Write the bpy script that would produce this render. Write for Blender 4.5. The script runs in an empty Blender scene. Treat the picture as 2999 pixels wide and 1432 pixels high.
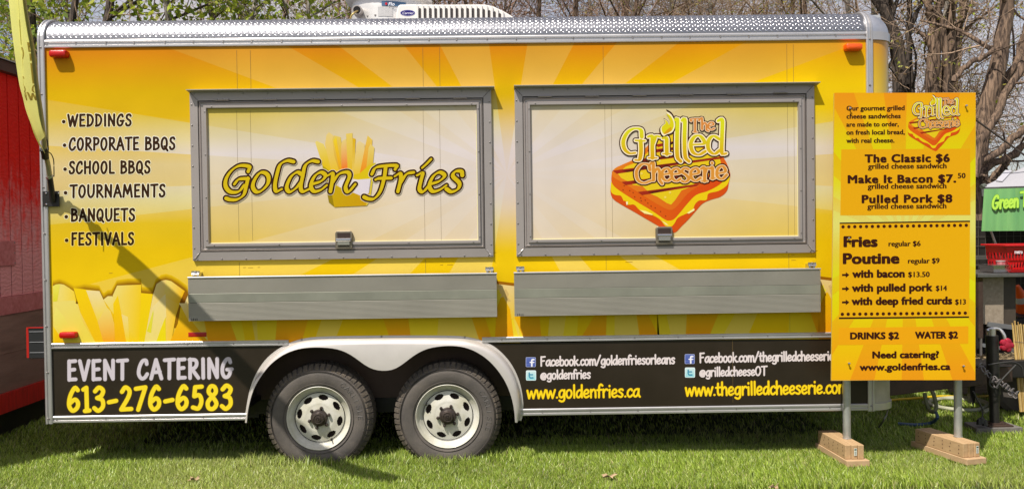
import bpy, math, random
import numpy as np
from mathutils import Vector, Matrix
R = math.radians
random.seed(7); rng = np.random.default_rng(7)
SC = bpy.context.scene
COL = SC.collection

# ------------------------------------------------------------------ camera
PW, PH, F = 2999.0, 1432.0, 2460.0
CAM = np.array([-0.0529151, -5.412, 1.54490178])
YAW, PIT, ROL = 0.01164783, 0.0183949, -0.01293529
def _cam_axes():
    cy, sy, cp, sp = math.cos(YAW), math.sin(YAW), math.cos(PIT), math.sin(PIT)
    f = np.array([sy*cp, cy*cp, -sp]); r = np.array([cy, -sy, 0.0]); u = np.cross(r, f)
    c, s = math.cos(ROL), math.sin(ROL)
    return c*r+s*u, -s*r+c*u, f
AR, AU, AF = _cam_axes()
cd = bpy.data.cameras.new('camera'); cam = bpy.data.objects.new('camera', cd); COL.objects.link(cam)
cd.sensor_width = 36; cd.lens = 36*F/PW; cd.clip_end = 600; cd.clip_start = 0.05
cam.matrix_world = Matrix([[AR[i], AU[i], -AF[i], CAM[i]] for i in range(3)]+[[0, 0, 0, 1]])
SC.camera = cam

# ------------------------------------------------------------------ sun, sky, exposure
SUNV = np.array([-0.74, -1.0, 1.93]); SUNV /= np.linalg.norm(SUNV)
SUN_EL = math.asin(SUNV[2]); SUN_AZ = math.atan2(SUNV[0], SUNV[1])   # clockwise from +Y
world = bpy.data.worlds.new('World'); SC.world = world; world.use_nodes = True
wt = world.node_tree; wt.nodes.clear()
def wn(t, **k):
    n = wt.nodes.new(t)
    for a, b in k.items(): setattr(n, a, b)
    return n
sky = wn('ShaderNodeTexSky', sky_type='NISHITA', sun_disc=False, sun_elevation=SUN_EL, sun_rotation=SUN_AZ,
         air_density=1.0, dust_density=1.5, ozone_density=1.0)
bg = wn('ShaderNodeBackground'); out = wn('ShaderNodeOutputWorld')
tc = wn('ShaderNodeTexCoord'); mp = wn('ShaderNodeMapping'); mp.inputs['Scale'].default_value = (1, 1, 2.2)
ns = wn('ShaderNodeTexNoise'); ns.inputs['Scale'].default_value = 2.1; ns.inputs['Detail'].default_value = 6; ns.inputs['Roughness'].default_value = .55
rp = wn('ShaderNodeValToRGB'); rp.color_ramp.elements[0].position = .40; rp.color_ramp.elements[1].position = .60
mx = wn('ShaderNodeMix', data_type='RGBA')
mx.inputs[7].default_value = (5.4, 5.1, 5.35, 1)
wt.links.new(tc.outputs['Generated'], mp.inputs[0]); wt.links.new(mp.outputs[0], ns.inputs['Vector'])
wt.links.new(ns.outputs[0], rp.inputs[0]); wt.links.new(rp.outputs[0], mx.inputs[0])
wt.links.new(sky.outputs[0], mx.inputs[6]); wt.links.new(mx.outputs[2], bg.inputs[0]); wt.links.new(bg.outputs[0], out.inputs[0])
bg.inputs[1].default_value = 0.11
sd = bpy.data.lights.new('sun', 'SUN'); sd.energy = 5.0; sd.angle = R(.53); sd.color = (1, .945, .85)
sun = bpy.data.objects.new('sun', sd); COL.objects.link(sun); sun.location = tuple(SUNV*30)
sun.rotation_euler = Vector(tuple(SUNV)).to_track_quat('Z', 'Y').to_euler()
SC.view_settings.view_transform = 'Standard'; SC.view_settings.look = 'None'
SC.view_settings.exposure = 0.18; SC.view_settings.gamma = 1; SC.view_settings.use_curve_mapping = False
SC.render.engine = 'CYCLES'; SC.cycles.max_bounces = 6; SC.cycles.transparent_max_bounces = 6
SC.cycles.use_denoising = True

# ------------------------------------------------------------------ helpers
def lin(c):
    return tuple(((v/255.)/12.92 if v/255. <= .04045 else ((v/255.+.055)/1.055)**2.4) for v in c[:3])
def unit(v): v = np.array(v, float); return v/np.linalg.norm(v)
class Plane:
    """a plane in the place; pt() finds the point of it that the photograph shows at pixel (px, py)"""
    def __init__(s, p, n): s.p = np.array(p, float); s.n = unit(n)
    def pts(s, a, k=0.0):
        a = np.asarray(a, float).reshape(-1, 2)
        d = AF[None]+AR[None]*((a[:, :1]-PW/2)/F)-AU[None]*((a[:, 1:]-PH/2)/F)
        p = s.p+s.n*0
        kk = np.broadcast_to(np.asarray(k, float), (len(a),))
        t = (((p-CAM)@s.n)+kk)/(d@s.n)
        return CAM+d*t[:, None]
    def pt(s, px, py, k=0.0): return s.pts([(px, py)], k)[0]
WALL = Plane((0, 0, 0), (0, -1, 0))
def at(px, py, y=0.0): return WALL.pt(px, py, -y)
def on_x(px, py, x):
    d = AF+AR*((px-PW/2)/F)-AU*((py-PH/2)/F); return CAM+d*((x-CAM[0])/d[0])

MATS = {}
def mat(name, col, rough=.5, metal=0., var=0., vscale=8., bump=0., bscale=60., stretch=(1, 1, 1), spec=.5, coat=0.,
        vcol=False, col2=None, trans=0., detail=4., emit=None, coord='Object', sharp=None):
    if name in MATS: return MATS[name]
    m = bpy.data.materials.new(name); m.use_nodes = True; nt = m.node_tree; b = nt.nodes['Principled BSDF']; L = nt.links.new
    b.inputs['Roughness'].default_value = rough; b.inputs['Metallic'].default_value = metal
    b.inputs['Specular IOR Level'].default_value = spec; b.inputs['Coat Weight'].default_value = coat
    b.inputs['Coat Roughness'].default_value = .12
    tcn = nt.nodes.new('ShaderNodeTexCoord'); mpn = nt.nodes.new('ShaderNodeMapping'); mpn.inputs['Scale'].default_value = stretch
    L(tcn.outputs[coord], mpn.inputs[0])
    base = None
    if vcol:
        a = nt.nodes.new('ShaderNodeAttribute'); a.attribute_name = 'Col'; base = a.outputs['Color']
        if var == 0: L(base, b.inputs['Base Color'])
    else: b.inputs['Base Color'].default_value = (*col, 1)
    if var > 0:
        n = nt.nodes.new('ShaderNodeTexNoise'); n.inputs['Scale'].default_value = vscale; n.inputs['Detail'].default_value = detail
        n.inputs['Roughness'].default_value = .62
        L(mpn.outputs[0], n.inputs['Vector'])
        mr = nt.nodes.new('ShaderNodeMapRange'); w = sharp if sharp else .28
        mr.inputs[1].default_value = .5-w; mr.inputs[2].default_value = .5+w
        L(n.outputs[0], mr.inputs[0])
        mxn = nt.nodes.new('ShaderNodeMix'); mxn.data_type = 'RGBA'
        if col2 is not None or vcol:
            if vcol:
                mxn.blend_type = 'MULTIPLY'; mxn.inputs[0].default_value = 1
                mr.inputs[3].default_value = 1-var; mr.inputs[4].default_value = 1+var*.4
                L(base, mxn.inputs[6]); L(mr.outputs[0], mxn.inputs[7])
            else:
                L(mr.outputs[0], mxn.inputs[0]); mxn.inputs[6].default_value = (*col, 1); mxn.inputs[7].default_value = (*col2, 1)
        else:
            L(mr.outputs[0], mxn.inputs[0])
            mxn.inputs[6].default_value = (*[min(1, c*(1-var)) for c in col], 1); mxn.inputs[7].default_value = (*[min(1, c*(1+var)) for c in col], 1)
        L(mxn.outputs[2], b.inputs['Base Color'])
        mr2 = nt.nodes.new('ShaderNodeMapRange'); mr2.inputs[3].default_value = max(.02, rough-.08); mr2.inputs[4].default_value = min(1, rough+.1)
        L(n.outputs[0], mr2.inputs[0]); L(mr2.outputs[0], b.inputs['Roughness'])
    if bump > 0:
        n2 = nt.nodes.new('ShaderNodeTexNoise'); n2.inputs['Scale'].default_value = bscale; n2.inputs['Detail'].default_value = 4
        L(mpn.outputs[0], n2.inputs['Vector'])
        bp = nt.nodes.new('ShaderNodeBump'); bp.inputs['Strength'].default_value = bump; bp.inputs['Distance'].default_value = .01
        L(n2.outputs[0], bp.inputs['Height']); L(bp.outputs[0], b.inputs['Normal'])
    if trans > 0:
        o = nt.nodes['Material Output']; t = nt.nodes.new('ShaderNodeBsdfTranslucent'); ms = nt.nodes.new('ShaderNodeMixShader')
        ms.inputs[0].default_value = trans
        if b.inputs['Base Color'].is_linked: L(b.inputs['Base Color'].links[0].from_socket, t.inputs[0])
        else: t.inputs[0].default_value = (*col, 1)
        L(b.outputs[0], ms.inputs[1]); L(t.outputs[0], ms.inputs[2]); L(ms.outputs[0], o.inputs[0])
    MATS[name] = m
    return m

class MB:
    def __init__(s): s.v = []; s.f = []; s.c = []; s.cur = None; s.n = 0
    def add(s, V, Fc, col=None):
        b = len(s.v); s.v.extend([tuple(map(float, p)) for p in V]); s.f.extend([tuple(i+b for i in f) for f in Fc])
        if col is not None:
            if len(col) and not hasattr(col[0], '__len__'): col = [col]*len(V)
            s.c.extend(col)
    def box(s, x0, x1, y0, y1, z0, z1):
        s.add([(x0, y0, z0), (x1, y0, z0), (x1, y1, z0), (x0, y1, z0), (x0, y0, z1), (x1, y0, z1), (x1, y1, z1), (x0, y1, z1)],
              [(0, 3, 2, 1), (4, 5, 6, 7), (0, 1, 5, 4), (1, 2, 6, 5), (2, 3, 7, 6), (3, 0, 4, 7)])
    def beam(s, a, b, w, h, up=(0, 0, 1)):
        a = np.array(a, float); b = np.array(b, float); d = unit(b-a); u = np.array(up, float)
        r = unit(np.cross(d, u)); u = np.cross(r, d); V = []
        for p in (a, b):
            for sx, sz in ((-1, -1), (1, -1), (1, 1), (-1, 1)): V.append(p+r*sx*w/2+u*sz*h/2)
        s.add(V, [(0, 1, 2, 3), (7, 6, 5, 4), (0, 4, 5, 1), (1, 5, 6, 2), (2, 6, 7, 3), (3, 7, 4, 0)])
    def prism_x(s, prof, x0, x1):
        n = len(prof); V = [(x0, y, z) for y, z in prof]+[(x1, y, z) for y, z in prof]
        s.add(V, [(i, (i+1) % n, n+(i+1) % n, n+i) for i in range(n)]+[tuple(range(n))[::-1], tuple(range(n, 2*n))])
    def prism_z(s, prof, z0, z1):
        n = len(prof); V = [(x, y, z0) for x, y in prof]+[(x, y, z1) for x, y in prof]
        s.add(V, [(i, (i+1) % n, n+(i+1) % n, n+i) for i in range(n)]+[tuple(range(n))[::-1], tuple(range(n, 2*n))])
    def prism_y(s, prof, y0, y1):
        n = len(prof); V = [(x, y0, z) for x, z in prof]+[(x, y1, z) for x, z in prof]
        s.add(V, [(i, (i+1) % n, n+(i+1) % n, n+i) for i in range(n)]+[tuple(range(n))[::-1], tuple(range(n, 2*n))])
    def tube(s, pts, rad, n=8, caps=True):
        P = np.array(pts, float); k = len(P)
        rad = np.broadcast_to(np.array(rad, float), (k,))
        T = np.gradient(P, axis=0); T /= np.linalg.norm(T, axis=1)[:, None]+1e-12
        ref = np.array([0, 0, 1.]) if abs(T[0][2]) < .9 else np.array([1., 0, 0])
        A = np.cross(T, ref); A /= np.linalg.norm(A, axis=1)[:, None]+1e-9; B = np.cross(T, A)
        ang = np.linspace(0, 2*math.pi, n, endpoint=False)
        V = (P[:, None]+rad[:, None, None]*(A[:, None]*np.cos(ang)[None, :, None]+B[:, None]*np.sin(ang)[None, :, None])).reshape(-1, 3)
        Fc = [(i*n+j, i*n+(j+1) % n, (i+1)*n+(j+1) % n, (i+1)*n+j) for i in range(k-1) for j in range(n)]
        if caps: Fc += [tuple(range(n))[::-1], tuple(range((k-1)*n, k*n))]
        s.add(V, Fc)
    def lathe(s, prof, c, axis='y', n=48, close=False):
        """prof: (radius, along) about an axis through c"""
        V = []; c = np.array(c, float)
        for r, a in prof:
            for j in range(n):
                t = 2*math.pi*j/n; p, q = r*math.cos(t), r*math.sin(t)
                V.append(c+np.array({'y': (p, a, q), 'z': (p, q, a), 'x': (a, p, q)}[axis]))
        k = len(prof)
        s.add(V, [(i*n+j, i*n+(j+1) % n, (i+1)*n+(j+1) % n, (i+1)*n+j) for i in range(k-1) for j in range(n)])
    def dome(s, c, r, h=None, ax=(0, -1, 0), n=8):
        h = h or r*.6; c = np.array(c, float); ax = unit(ax); u = unit(np.cross(ax, (0.3, .2, 1))); w = np.cross(ax, u)
        V = []
        for rr, hh in ((1, 0), (.75, .7)):
            for j in range(n):
                t = 2*math.pi*j/n; V.append(c+(u*math.cos(t)+w*math.sin(t))*r*rr+ax*h*hh)
        V.append(c+ax*h)
        s.add(V, [(j, (j+1) % n, n+(j+1) % n, n+j) for j in range(n)]+[(n+j, n+(j+1) % n, 2*n) for j in range(n)])
    def build(s, name, m, parent=None, smooth=False, label=None, kind=None, bevel=0.):
        me = bpy.data.meshes.new(name); o0 = ROOTLOC(parent)
        V = np.array(s.v, float).reshape(-1, 3)-o0
        me.from_pydata(V.tolist(), [], s.f)
        if s.c:
            ca = me.color_attributes.new('Col', 'FLOAT_COLOR', 'POINT')
            C = np.ones((len(V), 4)); C[:, :3] = np.array(s.c)[:, :3]; ca.data.foreach_set('color', C.ravel())
        if smooth:
            me.polygons.foreach_set('use_smooth', [True]*len(me.polygons)); me.set_sharp_from_angle(angle=R(38))
        me.materials.append(m); me.update()
        o = bpy.data.objects.new(name, me); COL.objects.link(o)
        if parent is not None: o.parent = parent
        if label: o['label'] = label
        if kind: o['kind'] = kind
        if bevel:
            md = o.modifiers.new('bevel', 'BEVEL'); md.width = bevel; md.segments = 2; md.limit_method = 'ANGLE'; md.angle_limit = R(40)
        return o
RL = {}
def ROOTLOC(p):
    while p is not None and p.parent is not None: p = p.parent
    return RL.get(p.name, np.zeros(3)) if p is not None else np.zeros(3)
def thing(name, label, cat, loc=(0, 0, 0), group=None):
    o = bpy.data.objects.new(name, None); COL.objects.link(o); o.location = loc; o.empty_display_size = .1
    RL[o.name] = np.array(loc, float); o['label'] = label; o['category'] = cat
    if group: o['group'] = group
    return o
def tag(o, label, cat, group=None):
    o['label'] = label; o['category'] = cat
    if group: o['group'] = group
    return o
def fast_mesh(name, V, Fc, m, cols=None, parent=None, kind=None, smooth=False):
    """many equal-sized faces from numpy arrays"""
    me = bpy.data.meshes.new(name); V = np.asarray(V, np.float32); Fc = np.asarray(Fc, np.int32); k = Fc.shape[1]
    me.vertices.add(len(V)); me.vertices.foreach_set('co', V.ravel())
    me.loops.add(Fc.size); me.loops.foreach_set('vertex_index', Fc.ravel())
    me.polygons.add(len(Fc)); me.polygons.foreach_set('loop_start', np.arange(0, Fc.size, k, dtype=np.int32))
    me.update(calc_edges=True)
    if cols is not None:
        ca = me.color_attributes.new('Col', 'FLOAT_COLOR', 'POINT'); C = np.ones((len(V), 4), np.float32); C[:, :3] = cols
        ca.data.foreach_set('color', C.ravel())
    if smooth: me.polygons.foreach_set('use_smooth', [True]*len(me.polygons))
    me.materials.append(m); o = bpy.data.objects.new(name, me); COL.objects.link(o)
    if parent is not None: o.parent = parent
    if kind: o['kind'] = kind
    return o

# ------------------------------------------------------------------ flat print: strokes, shapes and lettering on a plane
def catmull(P, per=7):
    P = np.array(P, float); closed = np.allclose(P[0], P[-1]) and len(P) > 3
    Q = np.vstack([P[-2] if closed else 2*P[0]-P[1], P, P[1] if closed else 2*P[-1]-P[-2]])
    o = []
    for i in range(1, len(Q)-2):
        for t in np.linspace(0, 1, per, endpoint=False):
            o.append(.5*((2*Q[i])+(-Q[i-1]+Q[i+1])*t+(2*Q[i-1]-5*Q[i]+4*Q[i+1]-Q[i+2])*t*t+(-Q[i-1]+3*Q[i]-3*Q[i+1]+Q[i+2])*t**3))
    o.append(Q[-2]); return np.array(o)
class Print:
    """layers of flat ink on a plane; each layer a hair above the one below"""
    def __init__(s, plane, k0=.0004, gain=1.0): s.gain = gain; s.mb = MB(); s.pl = plane; s.k0 = k0; s.i = 0
    def _k(s, layer): s.i += 1; return s.k0+layer*.00018+(s.i % 30)*.0000045
    def poly(s, P, col, layer=0, grad=None):
        P = np.array(P, float); V = s.pl.pts(P, s._k(layer))
        if grad is not None:
            (a, ca, b, cb) = grad; a = np.array(a, float); d = np.array(b, float)-a; t = np.clip(((P-a)@d)/(d@d), 0, 1)[:, None]
            C = np.array(lin(ca))*(1-t)+np.array(lin(cb))*t; C = [tuple(c) for c in C]
        else: C = [lin(col)]*len(P)
        s.mb.add(V, [tuple(range(len(P)))], C)
    def stroke(s, P, wf, col, layer=0, grow=0., grad=None, cap=True):
        """P in photo pixels, wf(direction angle) -> half width in pixels"""
        P = np.array(P, float)
        if len(P) == 1: P = np.vstack([P, P+[.01, 0]])
        keep = [0]+[i for i in range(1, len(P)) if np.hypot(*(P[i]-P[i-1])) > 1e-6]; P = P[keep]
        if len(P) < 2: P = np.vstack([P[0], P[0]+[.01, 0]])
        T = np.gradient(P, axis=0); ang = np.arctan2(T[:, 1], T[:, 0]); N = np.stack([-np.sin(ang), np.cos(ang)], 1)
        h = np.array([wf(a) for a in ang])+grow
        n = len(P); A = P+N*h[:, None]; B = P-N*h[:, None]
        Q = [*A, *B]; Fc = [(i, i+1, n+i+1, n+i) for i in range(n-1)]
        if cap:
            for e, sg in ((0, 1), (n-1, -1)):
                a0 = ang[e]+(math.pi/2)*sg; st = len(Q); m = 6
                for j in range(1, m):
                    t = a0+math.pi*j/m; Q.append(P[e]+h[e]*np.array([math.cos(t), math.sin(t)]))
                lo, hi = (e, n+e) if sg == 1 else (n+e, e)
                Fc.append((lo, *range(st, st+m-1), hi))
        Q = np.array(Q); k = s._k(layer)
        V = s.pl.pts(Q, k+np.concatenate([np.linspace(0, 1, n), np.linspace(0, 1, n), np.repeat([0., 1.], 5) if cap else np.zeros(0)])*4e-5)
        if grad is not None:
            ya, ca, yb, cb = grad; t = np.clip((Q[:, 1]-ya)/(yb-ya), 0, 1)[:, None]; C = [tuple(c) for c in np.array(lin(ca))*(1-t)+np.array(lin(cb))*t]
        else: C = [lin(col)]*len(Q)
        s.mb.add(V, Fc, C)
    def build(s, name, m, parent, label=None):
        s.mb.c = [tuple(v*s.gain for v in c[:3]) for c in s.mb.c]; return s.mb.build(name, m, parent, label=label)

# hand lettered alphabet: advance, strokes (s = smooth, l = straight); cap height 1, x height .64
G = {
 'A': (.62, [('l', [(0.02, 0), (.3, 1)]), ('l', [(.3, 1), (.58, 0)]), ('l', [(.12, .33), (.5, .36)])]),
 'B': (.56, [('l', [(.06, 0), (.08, 1)]), ('s', [(.06, .98), (.36, .93), (.4, .7), (.1, .53)]), ('s', [(.1, .53), (.42, .48), (.47, .2), (.3, .04), (.05, .0)])]),
 'C': (.56, [('s', [(.48, .78), (.44, .97), (.25, .93), (.08, .6), (.04, .25), (.18, .02), (.36, .06), (.5, .25)])]),
 'D': (.58, [('l', [(.08, 0), (.08, 1)]), ('s', [(.04, 1), (.34, .92), (.49, .6), (.42, .25), (.25, .05), (.03, 0)])]),
 'E': (.5, [('l', [(.07, 0), (.08, 1)]), ('l', [(.08, .98), (.42, 1)]), ('l', [(.08, .52), (.36, .55)]), ('l', [(.07, .02), (.42, .03)])]),
 'F': (.48, [('l', [(.07, 0), (.08, 1)]), ('l', [(.08, .97), (.42, 1.)]), ('l', [(.08, .52), (.34, .56)])]),
 'G': (.6, [('s', [(.48, .8), (.42, .98), (.24, .92), (.07, .6), (.05, .25), (.18, .02), (.36, .06), (.46, .25), (.48, .42)]), ('l', [(.3, .42), (.56, .44)])]),
 'H': (.62, [('l', [(.08, 0), (.08, 1)]), ('l', [(.5, 0), (.52, 1)]), ('l', [(.08, .5), (.5, .53)])]),
 'I': (.22, [('l', [(.1, 0), (.1, 1)])]),
 'L': (.48, [('l', [(.08, .02), (.08, 1)]), ('l', [(.08, .02), (.42, .03)])]),
 'M': (.8, [('l', [(.04, 0), (.14, 1)]), ('l', [(.14, 1), (.38, .25)]), ('l', [(.38, .25), (.6, 1)]), ('l', [(.6, 1), (.72, 0)])]),
 'N': (.62, [('l', [(.07, 0), (.08, 1)]), ('l', [(.08, 1), (.5, .02)]), ('l', [(.5, .02), (.52, 1)])]),
 'O': (.6, [('s', [(.3, .97), (.12, .8), (.05, .4), (.16, .05), (.34, .04), (.5, .4), (.46, .82), (.3, .97)])]),
 'P': (.52, [('l', [(.07, 0), (.1, 1)]), ('s', [(.05, .98), (.36, .95), (.46, .75), (.36, .5), (.1, .43)])]),
 'Q': (.62, [('s', [(.3, .97), (.12, .8), (.05, .4), (.16, .06), (.34, .05), (.5, .4), (.46, .82), (.3, .97)]), ('l', [(.3, .25), (.56, -.1)])]),
 'R': (.56, [('l', [(.07, 0), (.09, 1)]), ('s', [(.05, .98), (.36, .95), (.44, .76), (.34, .55), (.1, .48)]), ('l', [(.18, .48), (.52, .0)])]),
 'S': (.5, [('s', [(.42, .86), (.34, .98), (.14, .93), (.09, .72), (.2, .56), (.37, .42), (.4, .18), (.26, .02), (.08, .04), (.03, .2)])]),
 'T': (.56, [('l', [(.02, .97), (.54, 1.)]), ('l', [(.28, .97), (.26, 0)])]),
 'U': (.6, [('s', [(.07, 1), (.06, .35), (.18, .03), (.36, .05), (.5, .35), (.52, 1)])]),
 'V': (.56, [('l', [(.03, 1), (.26, 0)]), ('l', [(.26, 0), (.52, 1)])]),
 'W': (.84, [('l', [(.03, 1), (.2, 0)]), ('l', [(.2, 0), (.4, .85)]), ('l', [(.4, .85), (.56, 0)]), ('l', [(.56, 0), (.8, 1)])]),
 'a': (.46, [('s', [(.37, .5), (.3, .62), (.12, .5), (.05, .2), (.14, .02), (.28, .12), (.36, .4)]), ('s', [(.38, .62), (.36, .2), (.44, .0)])]),
 'b': (.44, [('l', [(.07, .02), (.07, 1.)]), ('s', [(.08, .45), (.22, .62), (.36, .5), (.37, .18), (.24, .0), (.08, .06)])]),
 'c': (.38, [('s', [(.34, .5), (.28, .62), (.12, .52), (.05, .25), (.14, .02), (.26, .04), (.34, .14)])]),
 'd': (.46, [('s', [(.36, .5), (.26, .6), (.1, .46), (.05, .2), (.14, .02), (.28, .12), (.36, .4)]), ('l', [(.38, 1), (.38, .02)])]),
 'e': (.42, [('s', [(.08, .28), (.28, .34), (.34, .5), (.22, .62), (.08, .45), (.06, .16), (.18, .01), (.36, .12)])]),
 'f': (.34, [('s', [(.36, .92), (.26, 1.02), (.16, .88), (.14, .5), (.13, .0)]), ('l', [(.02, .57), (.31, .6)])]),
 'g': (.46, [('s', [(.36, .5), (.26, .62), (.1, .48), (.06, .2), (.16, .04), (.3, .14), (.36, .4)]), ('s', [(.38, .62), (.38, .1), (.34, -.2), (.2, -.28), (.06, -.2)])]),
 'h': (.44, [('l', [(.07, 0), (.07, 1)]), ('s', [(.08, .4), (.22, .62), (.34, .5), (.36, 0)])]),
 'i': (.2, [('l', [(.1, 0), (.1, .6)]), ('l', [(.1, .86), (.1, .9)])]),
 'k': (.42, [('l', [(.07, 0), (.07, 1)]), ('l', [(.36, .6), (.08, .28)]), ('l', [(.16, .36), (.38, 0)])]),
 'l': (.2, [('l', [(.1, 0), (.1, 1)])]),
 'm': (.64, [('l', [(.07, 0), (.07, .62)]), ('s', [(.08, .4), (.2, .62), (.3, .5), (.31, 0)]), ('s', [(.32, .4), (.44, .62), (.54, .5), (.56, 0)])]),
 'n': (.44, [('l', [(.07, 0), (.07, .62)]), ('s', [(.08, .4), (.22, .62), (.34, .5), (.36, 0)])]),
 'o': (.43, [('s', [(.21, .62), (.08, .5), (.05, .25), (.13, .02), (.27, .03), (.37, .3), (.33, .54), (.21, .62)])]),
 'r': (.36, [('l', [(.08, 0), (.07, .62)]), ('s', [(.08, .36), (.16, .56), (.27, .63), (.34, .56)])]),
 's': (.37, [('s', [(.31, .54), (.24, .62), (.1, .57), (.09, .43), (.22, .3), (.29, .16), (.2, .01), (.04, .06)])]),
 't': (.34, [('s', [(.15, .9), (.13, .3), (.18, .04), (.3, .06)]), ('l', [(.02, .58), (.3, .61)])]),
 'w': (.6, [('l', [(.04, .62), (.14, 0)]), ('l', [(.14, 0), (.29, .55)]), ('l', [(.29, .55), (.41, 0)]), ('l', [(.41, 0), (.57, .64)])]),
 '@': (.6, [('s', [(.36, .4), (.26, .48), (.18, .3), (.22, .14), (.32, .2), (.38, .42), (.4, .14), (.5, .2), (.52, .44), (.4, .64), (.2, .62), (.06, .4), (.08, .1), (.26, -.04), (.44, .0)])]),
 '.': (.18, [('l', [(.08, .03), (.1, .04)])]), '/': (.42, [('l', [(.02, -.05), (.38, 1.05)])]), '-': (.4, [('l', [(.05, .36), (.34, .42)])]), ' ': (.3, []),
 '6': (.5, [('s', [(.4, .9), (.28, 1), (.1, .65), (.05, .25), (.18, .02), (.36, .14), (.4, .36), (.28, .5), (.08, .34)])]),
 '1': (.32, [('l', [(.16, .03), (.15, 1)]), ('l', [(.15, 1), (.03, .92)]), ('l', [(.08, .0), (.26, .02)])]),
 '3': (.48, [('s', [(.08, .84), (.24, 1), (.4, .86), (.32, .64), (.16, .55)]), ('s', [(.16, .55), (.36, .46), (.38, .18), (.2, .0), (.04, .12)])]),
 '2': (.5, [('s', [(.08, .8), (.22, .99), (.38, .84), (.32, .55), (.04, .04)]), ('l', [(.04, .04), (.44, .06)])]),
 '7': (.46, [('l', [(.04, .92), (.42, .98)]), ('l', [(.42, .98), (.12, .02)])]),
 '5': (.5, [('l', [(.42, .97), (.16, .95)]), ('l', [(.16, .95), (.12, .56)]), ('s', [(.12, .56), (.32, .6), (.4, .34), (.28, .04), (.06, .08)])]),
 '8': (.48, [('s', [(.24, .54), (.1, .74), (.18, .97), (.34, .94), (.38, .72), (.22, .52), (.06, .28), (.1, .04), (.28, .02), (.4, .24), (.24, .54)])]),
}
def hand(pr, text, x0, y0, x1, y1, cap, w, layers, gw=1.0, gap=0., shear=0.):
    """hand lettering from baseline point (x0,y0) to (x1,y1) in photo pixels; layers: (colour, grow, layer)"""
    adv = sum(G[c][0]*gw+gap for c in text)-.04-gap
    ex = np.array([(x1-x0)/adv, (y1-y0)/adv]); d = unit(ex); ey = np.array([d[1], -d[0]])*cap
    for col, grow, lay in layers:
        cx = 0.
        for c in text:
            for kind, P in G[c][1]:
                P = np.array(P, float)*[gw, 1]+[cx, 0]; P[:, 0] += P[:, 1]*shear
                Q = np.array([x0, y0])+P[:, :1]*ex+P[:, 1:]*ey
                if kind == 's': Q = catmull(Q, 5)
                pr.stroke(Q, lambda a: w/2, col, lay, grow)
            cx += G[c][0]*gw+gap
FONTC = {}
def typeset(pr, text, x0, x1, yb, h, col, layer=3, weight=.03, slope=0., spacing=1.0, slant=0., bold=0., bv=.55):
    """block lettering in the built-in face stretched to run from x0 to x1 on the baseline yb, capital height h (photo pixels)"""
    key = (text, weight, spacing)
    if key not in FONTC:
        c = bpy.data.curves.new('lettering', 'FONT'); c.body = text; c.size = 1; c.offset = weight; c.resolution_u = 3; c.space_character = spacing
        o = bpy.data.objects.new('lettering', c); COL.objects.link(o)
        dg = bpy.context.evaluated_depsgraph_get(); me = bpy.data.meshes.new_from_object(o.evaluated_get(dg))
        V = np.array([v.co[:2] for v in me.vertices]); Fc = [tuple(p.vertices) for p in me.polygons]
        bpy.data.objects.remove(o); bpy.data.curves.remove(c); bpy.data.meshes.remove(me); FONTC[key] = (V, Fc)
    V, Fc = FONTC[key]
    caph = .73
    sx = (x1-x0)/(V[:, 0].max()-V[:, 0].min()); X = (V[:, 0]-V[:, 0].min())*sx; Y = V[:, 1]/caph*h
    Q = np.stack([x0+X+Y*slant, yb-Y+X*slope], 1)
    for dx, dy, dl in ((0, 0, 0), (-1, 0, .4), (1, 0, .8), (-.65, -bv, 1.2), (.65, bv, 1.6), (-.65, bv, 2.), (.65, -bv, 2.4)):
        if bold or not dl: pr.mb.add(pr.pl.pts(Q+[dx*bold, dy*bold], pr._k(layer+dl)), Fc, [lin(col)]*len(Q))

# ------------------------------------------------------------------ materials
ALU = mat('aluminium trim', (.56, .54, .54), .36, .7, var=.06, vscale=4, bump=.02, bscale=40)
ALU_DULL = mat('dull aluminium', (.37, .33, .315), .48, .45, var=.06, vscale=3, bump=.02, bscale=30)
ALU_RIB = mat('ribbed aluminium', (.37, .35, .30), .5, .4, var=.10, vscale=2, bump=.0)
ALU_SMOOTH = mat('flat aluminium band', (.27, .27, .22), .48, .4, var=.14, vscale=5, bump=.02, bscale=30)
DIAMOND = mat('diamond plate', (.23, .23, .25), .40, .85, var=.10, vscale=4)
LOZ = mat('polished tread', (.52, .51, .54), .26, .95)
GALV = mat('galvanised steel', (.50, .50, .49), .4, .7, var=.2, vscale=14, bump=.05)
CHROME = mat('chrome latch', (.62, .6, .6), .18, .95)
SCREW = mat('screw steel', (.34, .31, .30), .35, .8)
GAP = mat('dark gap', (.006, .005, .005), .9)
BLACKM = mat('black painted steel', (.016, .014, .013), .45, .1, var=.4, vscale=12, bump=.1, bscale=80)
RUSTY = mat('dark rusty steel', (.045, .028, .021), .6, .3, var=.45, vscale=9, col2=(.085, .05, .035), bump=.2, bscale=60)
RUBBER = mat('tyre rubber', (.045, .041, .040), .7, 0, var=.4, vscale=6, col2=(.16, .135, .115), bump=.15, bscale=120, sharp=.35)
RUBBER_L = mat('raised tyre lettering', (.10, .09, .085), .6)
TREAD = mat('muddy tyre tread', (.05, .044, .04), .9, 0, var=.5, vscale=10, col2=(.17, .135, .10), bump=.5, bscale=90)
RIMW = mat('white rim paint', (.68, .66, .60), .4, 0, var=.15, vscale=9, col2=(.50, .47, .36), bump=.03, sharp=.2, coat=.1)
HUBD = mat('greasy hub', (.06, .045, .038), .4, .4, var=.4, vscale=30, bump=.2)
FENDER = mat('fender aluminium', (.66, .61, .57), .42, .45, var=.1, vscale=3, stretch=(1, 1, 1), bump=.02, bscale=20)
REDL = mat('red lens', (.50, .004, .003), .3, 0, coat=.1, bump=.2, bscale=200)
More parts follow.
